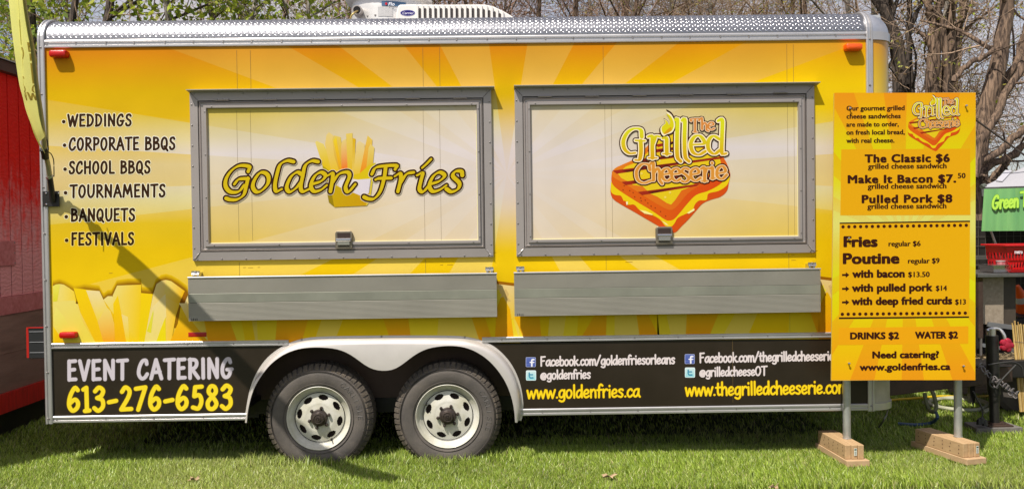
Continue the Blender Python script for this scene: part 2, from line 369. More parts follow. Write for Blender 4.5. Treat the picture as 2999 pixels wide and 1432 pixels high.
AMBL = mat('amber lens', (.80, .09, .003), .3, 0, coat=.1, bump=.2, bscale=200)
REFL = mat('red reflector', (.42, .012, .008), .3)
WELL = mat('wheel well lining', (.11, .07, .05), .7, 0, var=.3, vscale=4)
PRINT = mat('printed vinyl', None, .55, vcol=True, coat=0., spec=.10)
BLKV = mat('black vinyl', (.024, .017, .011), .3, 0, var=.25, vscale=3, coat=.06, spec=.35, bump=.03, bscale=6)
WHITEP = mat('white plastic', (.80, .76, .72), .4, 0, var=.06, vscale=6)
NOSEM = None

def ramp(nt, stops, mode='LINEAR'):
    n = nt.nodes.new('ShaderNodeValToRGB'); cr = n.color_ramp; cr.interpolation = mode
    stops = sorted(stops, key=lambda s: s[0])
    while len(cr.elements) > 1: cr.elements.remove(cr.elements[-1])
    cr.elements[0].position = stops[0][0]; cr.elements[0].color = (*stops[0][1], 1)
    for p, c in stops[1:]:
        e = cr.elements.new(p); e.color = (*c, 1)
    return n
RAYC = (1484, 510)
_c = at(*RAYC)   # where the printed rays meet
RAYS = [((1446, 755), 1), ((1338, 770), 0), ((1238, 775), 1), ((1105, 770), 0), ((965, 770), 1), ((640, 745), 0), ((152, 682), 1), ((192, 564), 0),
        ((144, 437), 1), ((140, 323), 0), ((600, 186), 1), ((935, 206), 0), ((1079, 203), 1), ((1227, 203), 0), ((1324, 202), 1), ((1437, 201), 0),
        ((1527, 200), 1), ((1641, 198), 0), ((1741, 197), 1), ((1895, 194), 0), ((2050, 192), 1), ((2366, 174), 0), ((2335, 371), 1), ((2445, 440), 0),
        ((2400, 535), 1), ((2440, 612), 0), ((2000, 790), 1), ((1830, 749), 0), ((1704, 749), 1), ((1616, 749), 0), ((1520, 753), 1)]
RAYS[-1] = ((1515, 753), 0)
def sunburst(name, dark, light, centre, crad=.75, cmix=.75, rough=.5, coat=0.):
    """printed sunburst: two colours of ray, each shading from orange at the top through cream to yellow at the bottom"""
    m = bpy.data.materials.new(name); m.use_nodes = True; nt = m.node_tree; b = nt.nodes['Principled BSDF']; L = nt.links.new
    t = nt.nodes.new('ShaderNodeTexCoord'); sp = nt.nodes.new('ShaderNodeSeparateXYZ'); L(t.outputs['Object'], sp.inputs[0])
    def ma(op, a, bb=None):
        n = nt.nodes.new('ShaderNodeMath'); n.operation = op
        for i, x in enumerate((a, bb)):
            if x is None: continue
            if isinstance(x, (int, float)): n.inputs[i].default_value = x
            else: L(x, n.inputs[i])
        return n.outputs[0]
    dx = ma('SUBTRACT', sp.outputs[0], float(_c[0])); dz = ma('SUBTRACT', sp.outputs[2], float(_c[2]))
    an = ma('ADD', ma('DIVIDE', ma('ARCTAN2', dx, dz), 2*math.pi), .5)
    st = []
    for (px, py), v in RAYS:
        w = at(px, py); a = math.atan2(w[0]-_c[0], w[2]-_c[2])/(2*math.pi)+.5; st.append((a, v))
    st.sort(); st = [(0.0, st[-1][1])]+st
    rr = ramp(nt, [(a, (v, v, v)) for a, v in st], 'CONSTANT'); L(an, rr.inputs[0])
    z0, z1 = at(1500, 1000)[2], at(1500, 140)[2]
    zz = ma('DIVIDE', ma('SUBTRACT', sp.outputs[2], float(z0)), float(z1-z0))
    def zr(S): 
        n = ramp(nt, [((at(1500, py)[2]-z0)/(z1-z0), lin(c)) for py, c in S]); L(zz, n.inputs[0]); return n.outputs[0]
    def mixc(f, a, bb):
        n = nt.nodes.new('ShaderNodeMix'); n.data_type = 'RGBA'
        if isinstance(f, float): n.inputs[0].default_value = f
        else: L(f, n.inputs[0])
        for i, x in ((6, a), (7, bb)):
            if isinstance(x, tuple): n.inputs[i].default_value = (*x, 1)
            else: L(x, n.inputs[i])
        return n.outputs[2]
    dist = ma('SQRT', ma('ADD', ma('MULTIPLY', dx, dx), ma('MULTIPLY', ma('MULTIPLY', dz, dz), 1.8)))
    far = nt.nodes.new('ShaderNodeMapRange'); far.interpolation_type = 'SMOOTHSTEP'; L(dist, far.inputs[0])
    far.inputs[1].default_value = .7; far.inputs[2].default_value = 3.0; far.inputs[3].default_value = 1; far.inputs[4].default_value = .5
    ray = ma('MULTIPLY', rr.outputs[0], far.outputs[0])
    dk = zr(dark)
    if name.startswith('sunburst'):
        rt = nt.nodes.new('ShaderNodeMapRange'); rt.interpolation_type = 'SMOOTHSTEP'; L(sp.outputs[0], rt.inputs[0])
        rt.inputs[1].default_value = .5; rt.inputs[2].default_value = 2.0; rt.inputs[4].default_value = .8
        dk = mixc(rt.outputs[0], dk, zr([(140, (218, 156, 8)), (190, (221, 172, 6)), (260, (224, 190, 4)), (330, (222, 194, 20)), (400, (216, 196, 90)), (470, (213, 192, 140)), (560, (214, 192, 125)), (640, (216, 184, 40)), (720, (222, 184, 8)), (1000, (222, 182, 10))]))
    c = mixc(ray, dk, zr(light))
    near = nt.nodes.new('ShaderNodeMapRange'); near.interpolation_type = 'SMOOTHSTEP'; L(dist, near.inputs[0])
    near.inputs[1].default_value = .08; near.inputs[2].default_value = crad; near.inputs[3].default_value = cmix; near.inputs[4].default_value = 0
    c = mixc(near.outputs[0], c, lin(centre))
    n = nt.nodes.new('ShaderNodeTexNoise'); n.inputs['Scale'].default_value = 2.2; n.inputs['Detail'].default_value = 7; L(t.outputs['Object'], n.inputs['Vector'])
    mr = nt.nodes.new('ShaderNodeMapRange'); mr.inputs[1].default_value = .3; mr.inputs[2].default_value = .7; mr.inputs[3].default_value = .93; mr.inputs[4].default_value = 1.04
    L(n.outputs[0], mr.inputs[0])
    g = nt.nodes.new('ShaderNodeMix'); g.data_type = 'RGBA'; g.blend_type = 'MULTIPLY'; g.inputs[0].default_value = 1; L(c, g.inputs[6]); L(mr.outputs[0], g.inputs[7])
    L(g.outputs[2], b.inputs['Base Color'])
    b.inputs['Roughness'].default_value = rough; b.inputs['Coat Weight'].default_value = coat; b.inputs['Specular IOR Level'].default_value = .10
    n2 = nt.nodes.new('ShaderNodeTexNoise'); n2.inputs['Scale'].default_value = 3; n2.inputs['Detail'].default_value = 2; L(t.outputs['Object'], n2.inputs['Vector'])
    bp = nt.nodes.new('ShaderNodeBump'); bp.inputs['Strength'].default_value = .12; bp.inputs['Distance'].default_value = .02
    L(n2.outputs[0], bp.inputs['Height']); L(bp.outputs[0], b.inputs['Normal'])
    return m
VINYL = sunburst('sunburst vinyl',
    [(140, (206, 128, 6)), (190, (208, 147, 2)), (260, (209, 168, 0)), (330, (212, 172, 15)), (400, (213, 182, 80)), (470, (212, 190, 135)), (560, (212, 188, 120)),
     (640, (214, 180, 30)), (720, (222, 184, 8)), (800, (226, 188, 8)), (1000, (215, 170, 10))],
    [(140, (205, 148, 46)), (190, (208, 158, 56)), (260, (211, 170, 75)), (330, (206, 188, 92)), (400, (210, 202, 170)), (440, (213, 205, 205)), (500, (210, 202, 195)), (570, (210, 205, 160)),
     (640, (214, 196, 100)), (720, (222, 194, 75)), (800, (226, 196, 85)), (1000, (215, 180, 50))], (206, 192, 192), crad=.7, cmix=.85)
HATCHV = sunburst('hatch sunburst vinyl',
    [(320, (203, 180, 84)), (390, (206, 189, 138)), (450, (209, 196, 176)), (520, (210, 194, 164)), (600, (212, 188, 124)), (700, (211, 181, 84))],
    [(320, (205, 188, 118)), (390, (208, 196, 165)), (440, (213, 204, 208)), (500, (210, 198, 180)), (600, (212, 194, 148)), (700, (213, 188, 122))], (213, 201, 199), crad=1.9, cmix=.74)

# ------------------------------------------------------------------ the food trailer
LX, RX = -2.995, 2.349
ZB, ZT = .339, 2.733
ZM0 = (at(150, 1023)[2]+at(2400, 987)[2])/2; ZM1 = (at(150, 1006)[2]+at(2400, 971.6)[2])/2
TR = thing('food_trailer', 'long yellow sunburst food trailer with two closed serving hatches and tandem wheels', 'food trailer')
DEPTH = 2.05
PX0, PX1 = LX+.045, RX-.042        # inner edges of the corner posts
m = MB(); m.box(PX0, PX1, 0, .03, ZM0+.002, ZT+.02); m.build('upper_wall', VINYL, TR)
# shell behind the printed wall: floor, roof, rear and far walls
SHELL = mat('trailer shell', (.55, .45, .08), .5)
m = MB()
m.box(LX+.02, RX, .034, DEPTH, 1.05, ZT+.08); m.build('body_shell', SHELL, TR)
m = MB(); m.box(LX+.02, RX, DEPTH-.03, DEPTH, ZB, 1.048); m.box(LX+.02, LX+.05, .034, DEPTH-.032, ZB, 1.048); m.box(LX+.052, -1.72, .034, DEPTH-.032, .40, .43)
m.box(.10, RX, .034, DEPTH-.032, .40, .43); m.box(-1.718, .098, .45, DEPTH-.032, .40, .43)
m.box(LX+.052, RX, .35, .45, .30, .398); m.box(LX+.4, -1.77, .46, DEPTH-.04, .25, .398); m.box(.14, RX, .46, DEPTH-.04, .25, .398); m.build('underframe_shade_block', BLACKM, TR)  # lowest belly boxes are added to keep light off the ground below
m = MB(); m.box(LX+.3, RX, DEPTH-.02, DEPTH-.012, .0, ZB-.004); m.build('light_block_sheet', mat('dark light blocker', (.02, .018, .015), .9), TR)  # unseen sheet added on the far side to block light beneath the trailer
# wheel well
m = MB(); m.box(-1.75, .12, .35, .36, .40, 1.04); m.box(-1.76, -1.75, .032, .36, .40, 1.04); m.box(.12, .13, .032, .36, .40, 1.04)
m.box(-1.76, .13, .032, .36, 1.03, 1.045); m.build('wheel_well', WELL, TR)

def crv(P, off, sc): return [(x/sc+off[0], y/sc+off[1]) for x, y in P]
FO = crv([(45, 740), (48, 680), (62, 590), (80, 510), (108, 432), (150, 355), (200, 290), (262, 237), (335, 193), (400, 166), (475, 147), (560, 137), (700, 132), (900, 129), (1100, 127), (1300, 127),
          (1480, 128), (1600, 133), (1680, 146), (1750, 166), (1825, 202), (1885, 250), (1940, 312), (1980, 378), (2010, 450), (2030, 530), (2040, 620), (2035, 700), (2025, 738)], (700, 930), 2.45)
FI = crv([(75, 738), (82, 660), (96, 590), (120, 510), (150, 450), (190, 388), (230, 338), (290, 285), (350, 248), (415, 222), (480, 208), (550, 203), (620, 204), (700, 212), (770, 232), (840, 272), (900, 320), (950, 352), (1000, 366),
          (1050, 371), (1100, 366), (1150, 348), (1210, 300), (1270, 255), (1330, 222), (1400, 202), (1480, 193), (1560, 193), (1640, 208), (1710, 238), (1780, 285), (1840, 345), (1895, 420), (1935, 500), (1960, 580), (1975, 660), (1980, 736)], (700, 930), 2.45)
def wallpts(P, y=0.): return [(p[0], p[2]) for p in WALL.pts(P, -y)]
# lower black panels, cut round the fender
BX = .006
oL = wallpts(catmull(FO, 3)); midi = min(range(len(oL)), key=lambda i: abs(oL[i][0]-(-.84)))
def inset(x): return x
lp = [p for p in oL[:midi] if p[1] < ZM0]; rp_ = [p for p in oL[midi:] if p[1] < ZM0]
m = MB(); m.prism_y([(PX0, ZB+.03)]+[(lp[0][0]+.02, ZB+.03)]+[(x+.012, z) for x, z in lp if z > ZB+.06]+[(PX0, ZM0)], .0, .03); m.build('lower_panel', BLKV, TR)
m = MB(); m.prism_y([(PX1, ZM0)]+[(x-.012, z) for x, z in rp_ if z > ZB+.06]+[(rp_[-1][0]-.02, ZB+.03), (PX1, ZB+.03)], .0, .03); m.build('lower_panel', BLKV, TR)
# trims: extruded profiles with ridges
def trim(name, x0, x1, z0, z1, mt=ALU, d=.011):
    h = z1-z0; m = MB()
    pr = [(-.001, z0), (-d*.6, z0), (-d, z0+h*.08), (-d, z0+h*.30), (-d*.45, z0+h*.36), (-d*.45, z0+h*.62), (-d, z0+h*.70), (-d, z0+h*.88), (-d*.7, z1), (-.001, z1)]
    m.prism_x(pr, x0, x1); return m.build(name, mt, TR)
xf0, xf1 = at(846, 1000)[0], at(1412, 985)[0]
trim('top_trim', PX0, PX1, ZT, ZT+.050); trim('bottom_trim', PX0, oL[0][0]+.012, ZB, ZB+.045); trim('bottom_trim', oL[-1][0]-.012, PX1, ZB, ZB+.045)
trim('middle_trim', PX0, xf0, ZM0, ZM1); trim('middle_trim', xf1, PX1, ZM0, ZM1)
# narrow shade strip of over-length vinyl under the roof trim
# corner posts
CRV = .145
def post(x0, x1, ztop):
    m = MB(); w = x1-x0
    pr = [(x0, -.001), (x0, -.012), (x0+w*.12, -.016), (x0+w*.3, -.016), (x0+w*.36, -.009), (x0+w*.64, -.009), (x0+w*.7, -.016), (x0+w*.88, -.016), (x1, -.012), (x1, -.001)]
    # sweep up the wall and over the rounded roof edge
    path = [((0.0, -1.0), (0.0, ZB-.004)), ((0.0, -1.0), (0.0, ztop))]
    V = []; n = len(pr); rings = [(0., ZB-.004, 0.), (0., ztop, 0.)]+[(CRV-CRV*math.cos(t), ztop+CRV*math.sin(t), t) for t in np.linspace(0, math.pi/2, 10)[1:]]+[(DEPTH*.5, ztop+CRV, math.pi/2)]
    for (yy, zz, t) in rings:
        for x, o in pr: V.append((x, yy+o*math.cos(t), zz-o*math.sin(t)))
    m.add(V, [(i*n+j, i*n+(j+1) % n, (i+1)*n+(j+1) % n, (i+1)*n+j) for i in range(len(rings)-1) for j in range(n)]+[tuple(range(n))[::-1]])
    return m.build('corner_post', ALU, TR)
ZC = ZT+.052
post(LX, PX0, ZC); post(PX1, RX, ZC)
m = MB(); m.box(LX-.004, LX, .0, DEPTH, ZB, ZC); m.build('rear_edge', ALU, TR)
# rounded diamond-plate roof edge, with the raised lozenges as geometry
NS = 12; V = []; Fc = []
for i, t in enumerate(np.linspace(0, math.pi/2, NS)):
    y, z = CRV-CRV*math.cos(t), ZC+CRV*math.sin(t)
    V += [(PX0, y, z), (PX1, y, z)]
V += [(PX0, DEPTH, ZC+CRV), (PX1, DEPTH, ZC+CRV)]
m = MB(); m.add(V, [(2*i, 2*i+1, 2*i+3, 2*i+2) for i in range(NS)]); m.build('roof_edge', DIAMOND, TR, smooth=True)
m = MB(); m.prism_y([(PX0, ZC), (PX0, ZC-.01), (PX1, ZC-.01), (PX1, ZC)], -.008, .03); m.build('gutter_lip', ALU, TR)
dV = []; dF = []
def cove(x, s, h):
    t = min(s/CRV, math.pi/2); e = max(0, s-CRV*math.pi/2)
    return (x, CRV-(CRV+h)*math.cos(t)+e, ZC+(CRV+h)*math.sin(t))
row = 0; s = .012
while s < .30:
    sg = 1 if row % 2 else -1; x = PX0+.02+(.018 if row % 2 else 0)
    while x < PX1-.02:
        jx = x+rng.normal(0, .0006)
        L_, w_ = .0125, .0046; dx, ds = math.cos(R(45))*L_, sg*math.sin(R(45))*L_; nx, nsx = -ds/L_*w_, dx/L_*w_
        b = len(dV); q = .45
        dV += [cove(jx-dx, s-ds, 0), cove(jx-dx*q+nx, s-ds*q+nsx, 0), cove(jx+dx*q+nx, s+ds*q+nsx, 0), cove(jx+dx, s+ds, 0), cove(jx+dx*q-nx, s+ds*q-nsx, 0), cove(jx-dx*q-nx, s-ds*q-nsx, 0),
               cove(jx-dx*.5, s-ds*.5, .0028), cove(jx+dx*.5, s+ds*.5, .0028)]
        dF += [(b, b+1, b+6), (b+1, b+2, b+7), (b+1, b+7, b+6), (b+2, b+3, b+7), (b+3, b+4, b+7), (b+4, b+5, b+6), (b+4, b+6, b+7), (b+5, b, b+6)]
        x += .0362
    s += .0165; row += 1
fast_mesh('plate_tread', dV, dF, LOZ, parent=TR, kind='stuff')
m = MB(); m.box(LX+.004, RX+.12, CRV+.001, DEPTH, ZC+CRV-.02, ZC+CRV-.002); m.build('roof', mat('roof sheet', (.6, .6, .6), .4, .5), TR)
# front corner: quarter-round body, band and domed cap
NR = .165
def arcxy(r, a0=-90, a1=0, n=12, cx=None, cy=None):
    cx = RX if cx is None else cx; cy = NR if cy is None else cy
    return [(cx+r*math.cos(R(a)), cy+r*math.sin(R(a))) for a in np.linspace(a0, a1, n)]
def nose(name, r, z0, z1, mt):
    pr = arcxy(r)+[(RX+r, DEPTH), (RX, DEPTH), (RX, NR)]
    m = MB(); m.prism_z(pr, z0, z1); return m.build(name, mt, TR, smooth=True)
# its colour fades from gold at the top through olive to dark at the bottom
def zfade(name, stops):
    mm = bpy.data.materials.new(name); mm.use_nodes = True; nt = mm.node_tree; b = nt.nodes['Principled BSDF']
    t = nt.nodes.new('ShaderNodeTexCoord'); sp = nt.nodes.new('ShaderNodeSeparateXYZ'); nt.links.new(t.outputs['Object'], sp.inputs[0])
    mr = nt.nodes.new('ShaderNodeMapRange'); mr.inputs[1].default_value = 0.3; mr.inputs[2].default_value = 2.8; nt.links.new(sp.outputs[2], mr.inputs[0])
    r = ramp(nt, [((z-.3)/2.5, lin(c)) for z, c in stops]); nt.links.new(mr.outputs[0], r.inputs[0]); nt.links.new(r.outputs[0], b.inputs['Base Color'])
    b.inputs['Roughness'].default_value = .3; b.inputs['Coat Weight'].default_value = .3
    return mm
NOSEV = zfade('nose vinyl', [(2.75, (205, 135, 8)), (2.55, (208, 165, 8)), (2.3, (215, 190, 60)), (1.9, (205, 200, 185)), (1.5, (215, 190, 60)), (.9, (215, 175, 10))])
nose('nose_corner', NR, ZM1, ZT, NOSEV)
nose('nose_skirt', NR, ZB+.03, ZM0, mat('pale skirt panel', (.42, .40, .33), .5, .2, var=.2, vscale=12))
nose('nose_band', NR+.010, ZT, ZC, ALU); nose('nose_band', NR+.008, ZM0+.001, ZM1-.001, ALU); nose('nose_band', NR+.010, ZB, ZB+.045, ALU)
V = []; nu, nv = 12, 10
for i in range(nv+1):
    t = i/nv*math.pi/2
    for a in np.linspace(-90, 0, nu):
        r = (NR+.002)*math.cos(t); V.append((RX+r*math.cos(R(a)), NR+r*math.sin(R(a)), ZC+(CRV+.004)*math.sin(t)))
m = MB(); m.add(V, [(i*nu+j, i*nu+j+1, (i+1)*nu+j+1, (i+1)*nu+j) for i in range(nv) for j in range(nu-1)])
V = []
for t in np.linspace(0, math.pi/2, nv+1):
    for yy in (NR, DEPTH): V.append((RX+(NR+.002)*math.cos(t), yy, ZC+(CRV+.004)*math.sin(t)))
m.add(V, [(2*i, 2*i+1, 2*i+3, 2*i+2) for i in range(nv)])
m.build('roof_corner_cap', mat('cap aluminium', (.55, .55, .58), .38, .8, var=.15, vscale=9, bump=.06, bscale=60), TR, smooth=True)

# screws of the trims: small domes joined into one part
scm = MB()
def screws(P, y, r=.006):
    for px, py in P:
        p = at(px, py, y); scm.dome(p, r, .004)
def runx(z, y, xs, r=.0055):
    for x in xs: scm.dome((x+rng.normal(0, .004), y, z+rng.normal(0, .001)), r, .004)
runx(ZT+.025, -.006, np.arange(PX0+.01, PX1, .187)); runx(ZB+.022, -.006, [x for x in np.arange(PX0+.02, PX1, .312) if x < oL[0][0] or x > oL[-1][0]])
runx((ZM0+ZM1)/2, -.006, [x for x in np.arange(PX0+.012, PX1, .287) if x < xf0-.03 or x > xf1+.03])
for xx in ((LX+PX0)/2, (RX+PX1)/2):
    for z in np.arange(ZB+.03, ZC, .296): scm.dome((xx, -.010, z), .0065, .005)
scm.build('trim_screw', SCREW, TR, kind='stuff')
# vinyl seams
m = MB()
for px, py0, py1 in ((693, 148, 268), (733, 148, 268), (1238, 140, 262), (1287, 140, 262), (1766, 136, 256), (2304, 130, 250), (2323, 130, 250), (701, 768, 812), (1246, 760, 800), (1775, 750, 790), (2310, 742, 786), (705, 938, 1000),
                     (1250, 925, 982), (1778, 925, 980), (2313, 915, 972)):
    a, b = at(px, py0), at(px+2, py1); m.box(a[0]-.0007, a[0]+.0007, -.0012, -.0002, b[2], a[2])
a, b = at(2145, 990), at(2147, 1178); m.box(a[0]-.0008, a[0]+.0008, -.0012, -.0002, b[2], a[2])
m.build('vinyl_seam', mat('seam edge', (.16, .10, .03), .6), TR, kind='stuff')

sc_ = Print(WALL, .0002)
for x, y, w in ((712, 783.5, 8), (727, 784, 14), (755, 783, 6), (1290, 776, 7), (1310, 775.5, 16), (1832, 767.5, 20), (2318, 747, 9), (2318, 762, 12), (1443, 740, 10), (2382, 735, 12), (320, 800, 9), (890, 805, 5), (2362, 510, 14), (2350, 505, 10)):
    sc_.stroke([(x, y), (x+w, y-.4)], lambda a: .55, (150, 112, 40), 3)
sc_.build('scratch', PRINT, TR)['kind'] = 'stuff'
# serving hatches
def hatch(a, b, z0, z1, inner, latch_px, hinge_px):
    """a..b, z0..z1 the outer frame; inner = px,py of the panel's corners"""
    g = MB()
    def ring(mb, x0, x1, zz0, zz1, wl, wr, wb, wt_, ya, yb, mitre=True):
        """picture-frame of four mitred lengths, front at ya (outer edge) and yb (inner edge)"""
        O = [(x0, zz0), (x1, zz0), (x1, zz1), (x0, zz1)]; I = [(x0+wl, zz0+wb), (x1-wr, zz0+wb), (x1-wr, zz1-wt_), (x0+wl, zz1-wt_)]
        for k in range(4):
            k2 = (k+1) % 4
            V = [(O[k][0], ya, O[k][1]), (O[k2][0], ya, O[k2][1]), (I[k2][0], yb, I[k2][1]), (I[k][0], yb, I[k][1]),
                 (O[k][0], 0, O[k][1]), (O[k2][0], 0, O[k2][1]), (I[k2][0], 0, I[k2][1]), (I[k][0], 0, I[k][1])]
            mb.add(V, [(0, 1, 2, 3), (0, 4, 5, 1), (3, 2, 6, 7)])
    pi0, pi1 = inner
    A = at(*pi0); B = at(*pi1); ix0, iz1, ix1, iz0 = A[0], A[2], B[0], B[2]
    fw = .050
    H = bpy.data.objects.new('serving_hatch', None)
    # frame
    fr = MB(); ring(fr, a, b, z0, z1, fw, fw, fw+.004, fw+.006, -.018, -.020)
    F_ = fr.build('hatch_frame', ALU_DULL, TR)
    # mitre joints, thin dark lines
    mj = MB()
    for (x, z, sx, sz) in ((a, z0, 1, 1), (b, z0, -1, 1), (a, z1, 1, -1), (b, z1, -1, -1)):
        mj.beam((x+sx*.003, -.0212, z+sz*.003), (x+sx*fw, -.0212, z+sz*(fw+.003)), .0016, .002, up=(0, 1, 0))
    gx0, gx1, gz0, gz1 = a+fw, b-fw, z0+fw+.004, z1-fw-.006
    mj.build('mitre_joint', GAP, F_, kind='stuff')
    m = MB(); m.box(gx0-.001, gx1+.001, -.004, -.001, gz0-.001, gz1+.001); m.build('hatch_gap', GAP, F_)
    # rain lip along the top
    m = MB(); m.prism_x([(-.001, z1-.004), (-.020, z1-.004), (-.070, z1+.004), (-.070, z1+.008), (-.020, z1+.001), (-.001, z1+.004)], a-.004, b+.022); m.build('rain_lip', mat('lip aluminium', (.45, .42, .36), .5, .4), F_)
    # the leaf: three stepped rings and the printed panel
    d = bpy.data.objects.new('hatch_leaf', None)
    lf = MB(); q = .004
    x0, x1, zz0, zz1 = gx0+q, gx1-q, gz0+q, gz1-q
    W = (ix0-x0, x1-ix1, iz0-zz0, zz1-iz1)
    for (f0, f1, ya, yb) in ((0, .22, -.014, -.024), (.22, .30, -.024, -.018), (.30, .52, -.018, -.018), (.52, .62, -.018, -.031), (.62, .9, -.031, -.031), (.9, 1.0, -.031, -.016)):
        wl, wr, wb, wt_ = [w*f0 for w in W]; vl, vr, vb, vt = [w*(f1-f0) for w in W]
        ring(lf, x0+wl, x1-wr, zz0+wb, zz1-wt_, vl, vr, vb, vt, ya, yb)
    LF = lf.build('hatch_leaf', ALU_DULL, TR)
    m = MB(); m.box(ix0-.004, ix1+.004, -.014, -.006, iz0-.004, iz1+.004); m.build('printed_panel', HATCHV, LF)
    # white edge line of vinyl round the bottom and sides
    m = MB(); e = .0045
    m.box(ix0, ix1, -.0146, -.0142, iz0, iz0+e); m.box(ix1-e*.7, ix1, -.0146, -.0142, iz0+e, iz1-.05)
    m.build('panel_edge', mat('pale vinyl edge', (.85, .8, .42), .4), LF)
    m = MB()
    for px, py0, py1 in latch_px[1]:
        p0, p1 = at(px, py0, -.014), at(px+3, py1, -.014); m.box(p0[0]-.0006, p0[0]+.0006, -.0148, -.0140, p1[2], p0[2])
    m.build('vinyl_seam', MATS['seam edge'], LF, kind='stuff')
    # hinges: five knuckles each
    for px, py in hinge_px:
        c = at(px, py, -.025); m = MB()
        for k in range(5):
            x = c[0]-.044+k*.0178; m.tube([(x, -.026, c[2]), (x+.0165, -.026, c[2])], .0065 if k % 2 == 0 else .0058, 10)
        m.box(c[0]-.042, c[0]+.042, -.0222, -.019, c[2]+.001, c[2]+.010)
        m.build('hinge', SCREW, F_)
    # paddle latch
    lx, lz = at(*latch_px[0], -.02)[[0, 2]]
    m = MB(); pl = [(lx-.054+.01*(1-math.cos(t)), lz+.062-.012*(1-math.sin(t))) for t in np.linspace(0, math.pi/2, 4)]
    m.prism_y([(lx-.054, lz-.052), (lx+.054, lz-.052), (lx+.054, lz+.048), (lx+.044, lz+.060), (lx-.044, lz+.060), (lx-.054, lz+.048)], -.036, -.012)
    Lc = m.build('latch', mat('latch tray', (.26, .22, .17), .35, .7, var=.2, vscale=20), LF, bevel=.003)
    m = MB(); m.box(lx-.040, lx+.042, -.0385, -.0362, lz+.016, lz+.048); m.build('latch_recess', mat('latch recess', (.05, .03, .025), .5, .3), Lc)
    m = MB(); m.tube([(lx-.046, -.044, lz+.004), (lx+.046, -.044, lz+.004)], .011, 12); m.box(lx-.038, lx+.038, -.046, -.036, lz-.028, lz+.002); m.build('latch_handle', CHROME, Lc)
    m = MB(); m.box(lx-.038, lx+.036, -.0375, -.0362, lz-.040, lz-.034); m.build('latch_slot', GAP, Lc)
    m = MB()
    for x, sx in ((a, 1), (b, -1)): m.tube([(x+sx*.012, -.020, z0+.012), (x+sx*.024, -.021, z0+.022), (x+sx*.032, -.021, z0+.036), (x+sx*.044, -.021, z0+.046)], [.003, .0045, .004, .002], 6)
    m.build('weld_bead', mat('weld', (.5, .46, .44), .4, .6), F_, kind='stuff')
    # screws of frame and leaf
    m = MB()
    nxs = 13
    for k in range(nxs):
        x = a+.03+(b-a-.06)*k/(nxs-1); m.dome((x, -.019, z1-.012), .0052, .004); m.dome((x, -.018, z0+.010), .006, .005)
    for k in range(8):
        z = z0+.08+(z1-z0-.16)*k/7; m.dome((a+.012, -.018, z), .006, .005); m.dome((b-.012, -.018, z), .006, .005)
    m.build('frame_screw', SCREW, F_, kind='stuff')
    m = MB()
    for k in range(5):
        x = ix0+.03+(ix1-ix0-.06)*k/4; m.dome((x, -.031, iz1+(zz1-iz1)*.25), .0052, .004); m.dome((x, -.031, iz0-(iz0-zz0)*.25), .0052, .004)
    for k in range(4):
        z = iz0+.02+(iz1-iz0-.04)*k/3; m.dome((ix0-W[0]*.25, -.031, z), .0052, .004); m.dome((ix1+W[1]*.25, -.031, z), .0052, .004)
    m.build('leaf_screw', SCREW, LF, kind='stuff')
    bpy.data.objects.remove(H); bpy.data.objects.remove(d)
    return F_, LF
def hx(P): return P
H1 = hatch(-2.033, -.1115, 1.3685, 2.443, ((610.5, 320.5), (1400.5, 702.5)), ((1008, 704), ((693, 325, 705), (733, 325, 705), (1239, 320, 705), (1287, 320, 705))),
           [(650, 293), (791, 292), (931, 290), (1070, 289.5), (1209, 288), (1348, 287)])
H2 = hatch(.0385, 1.9655, 1.3685, 2.4475, ((1553.5, 312), (2335.5, 691)), ((1944, 691), ((1771, 310, 695), (1790, 310, 695), (2306, 305, 690), (2325, 305, 690))),
           [(1596, 283), (1734, 281.5), (1873, 280), (2010, 278), (2149, 275.5), (2287, 272)])

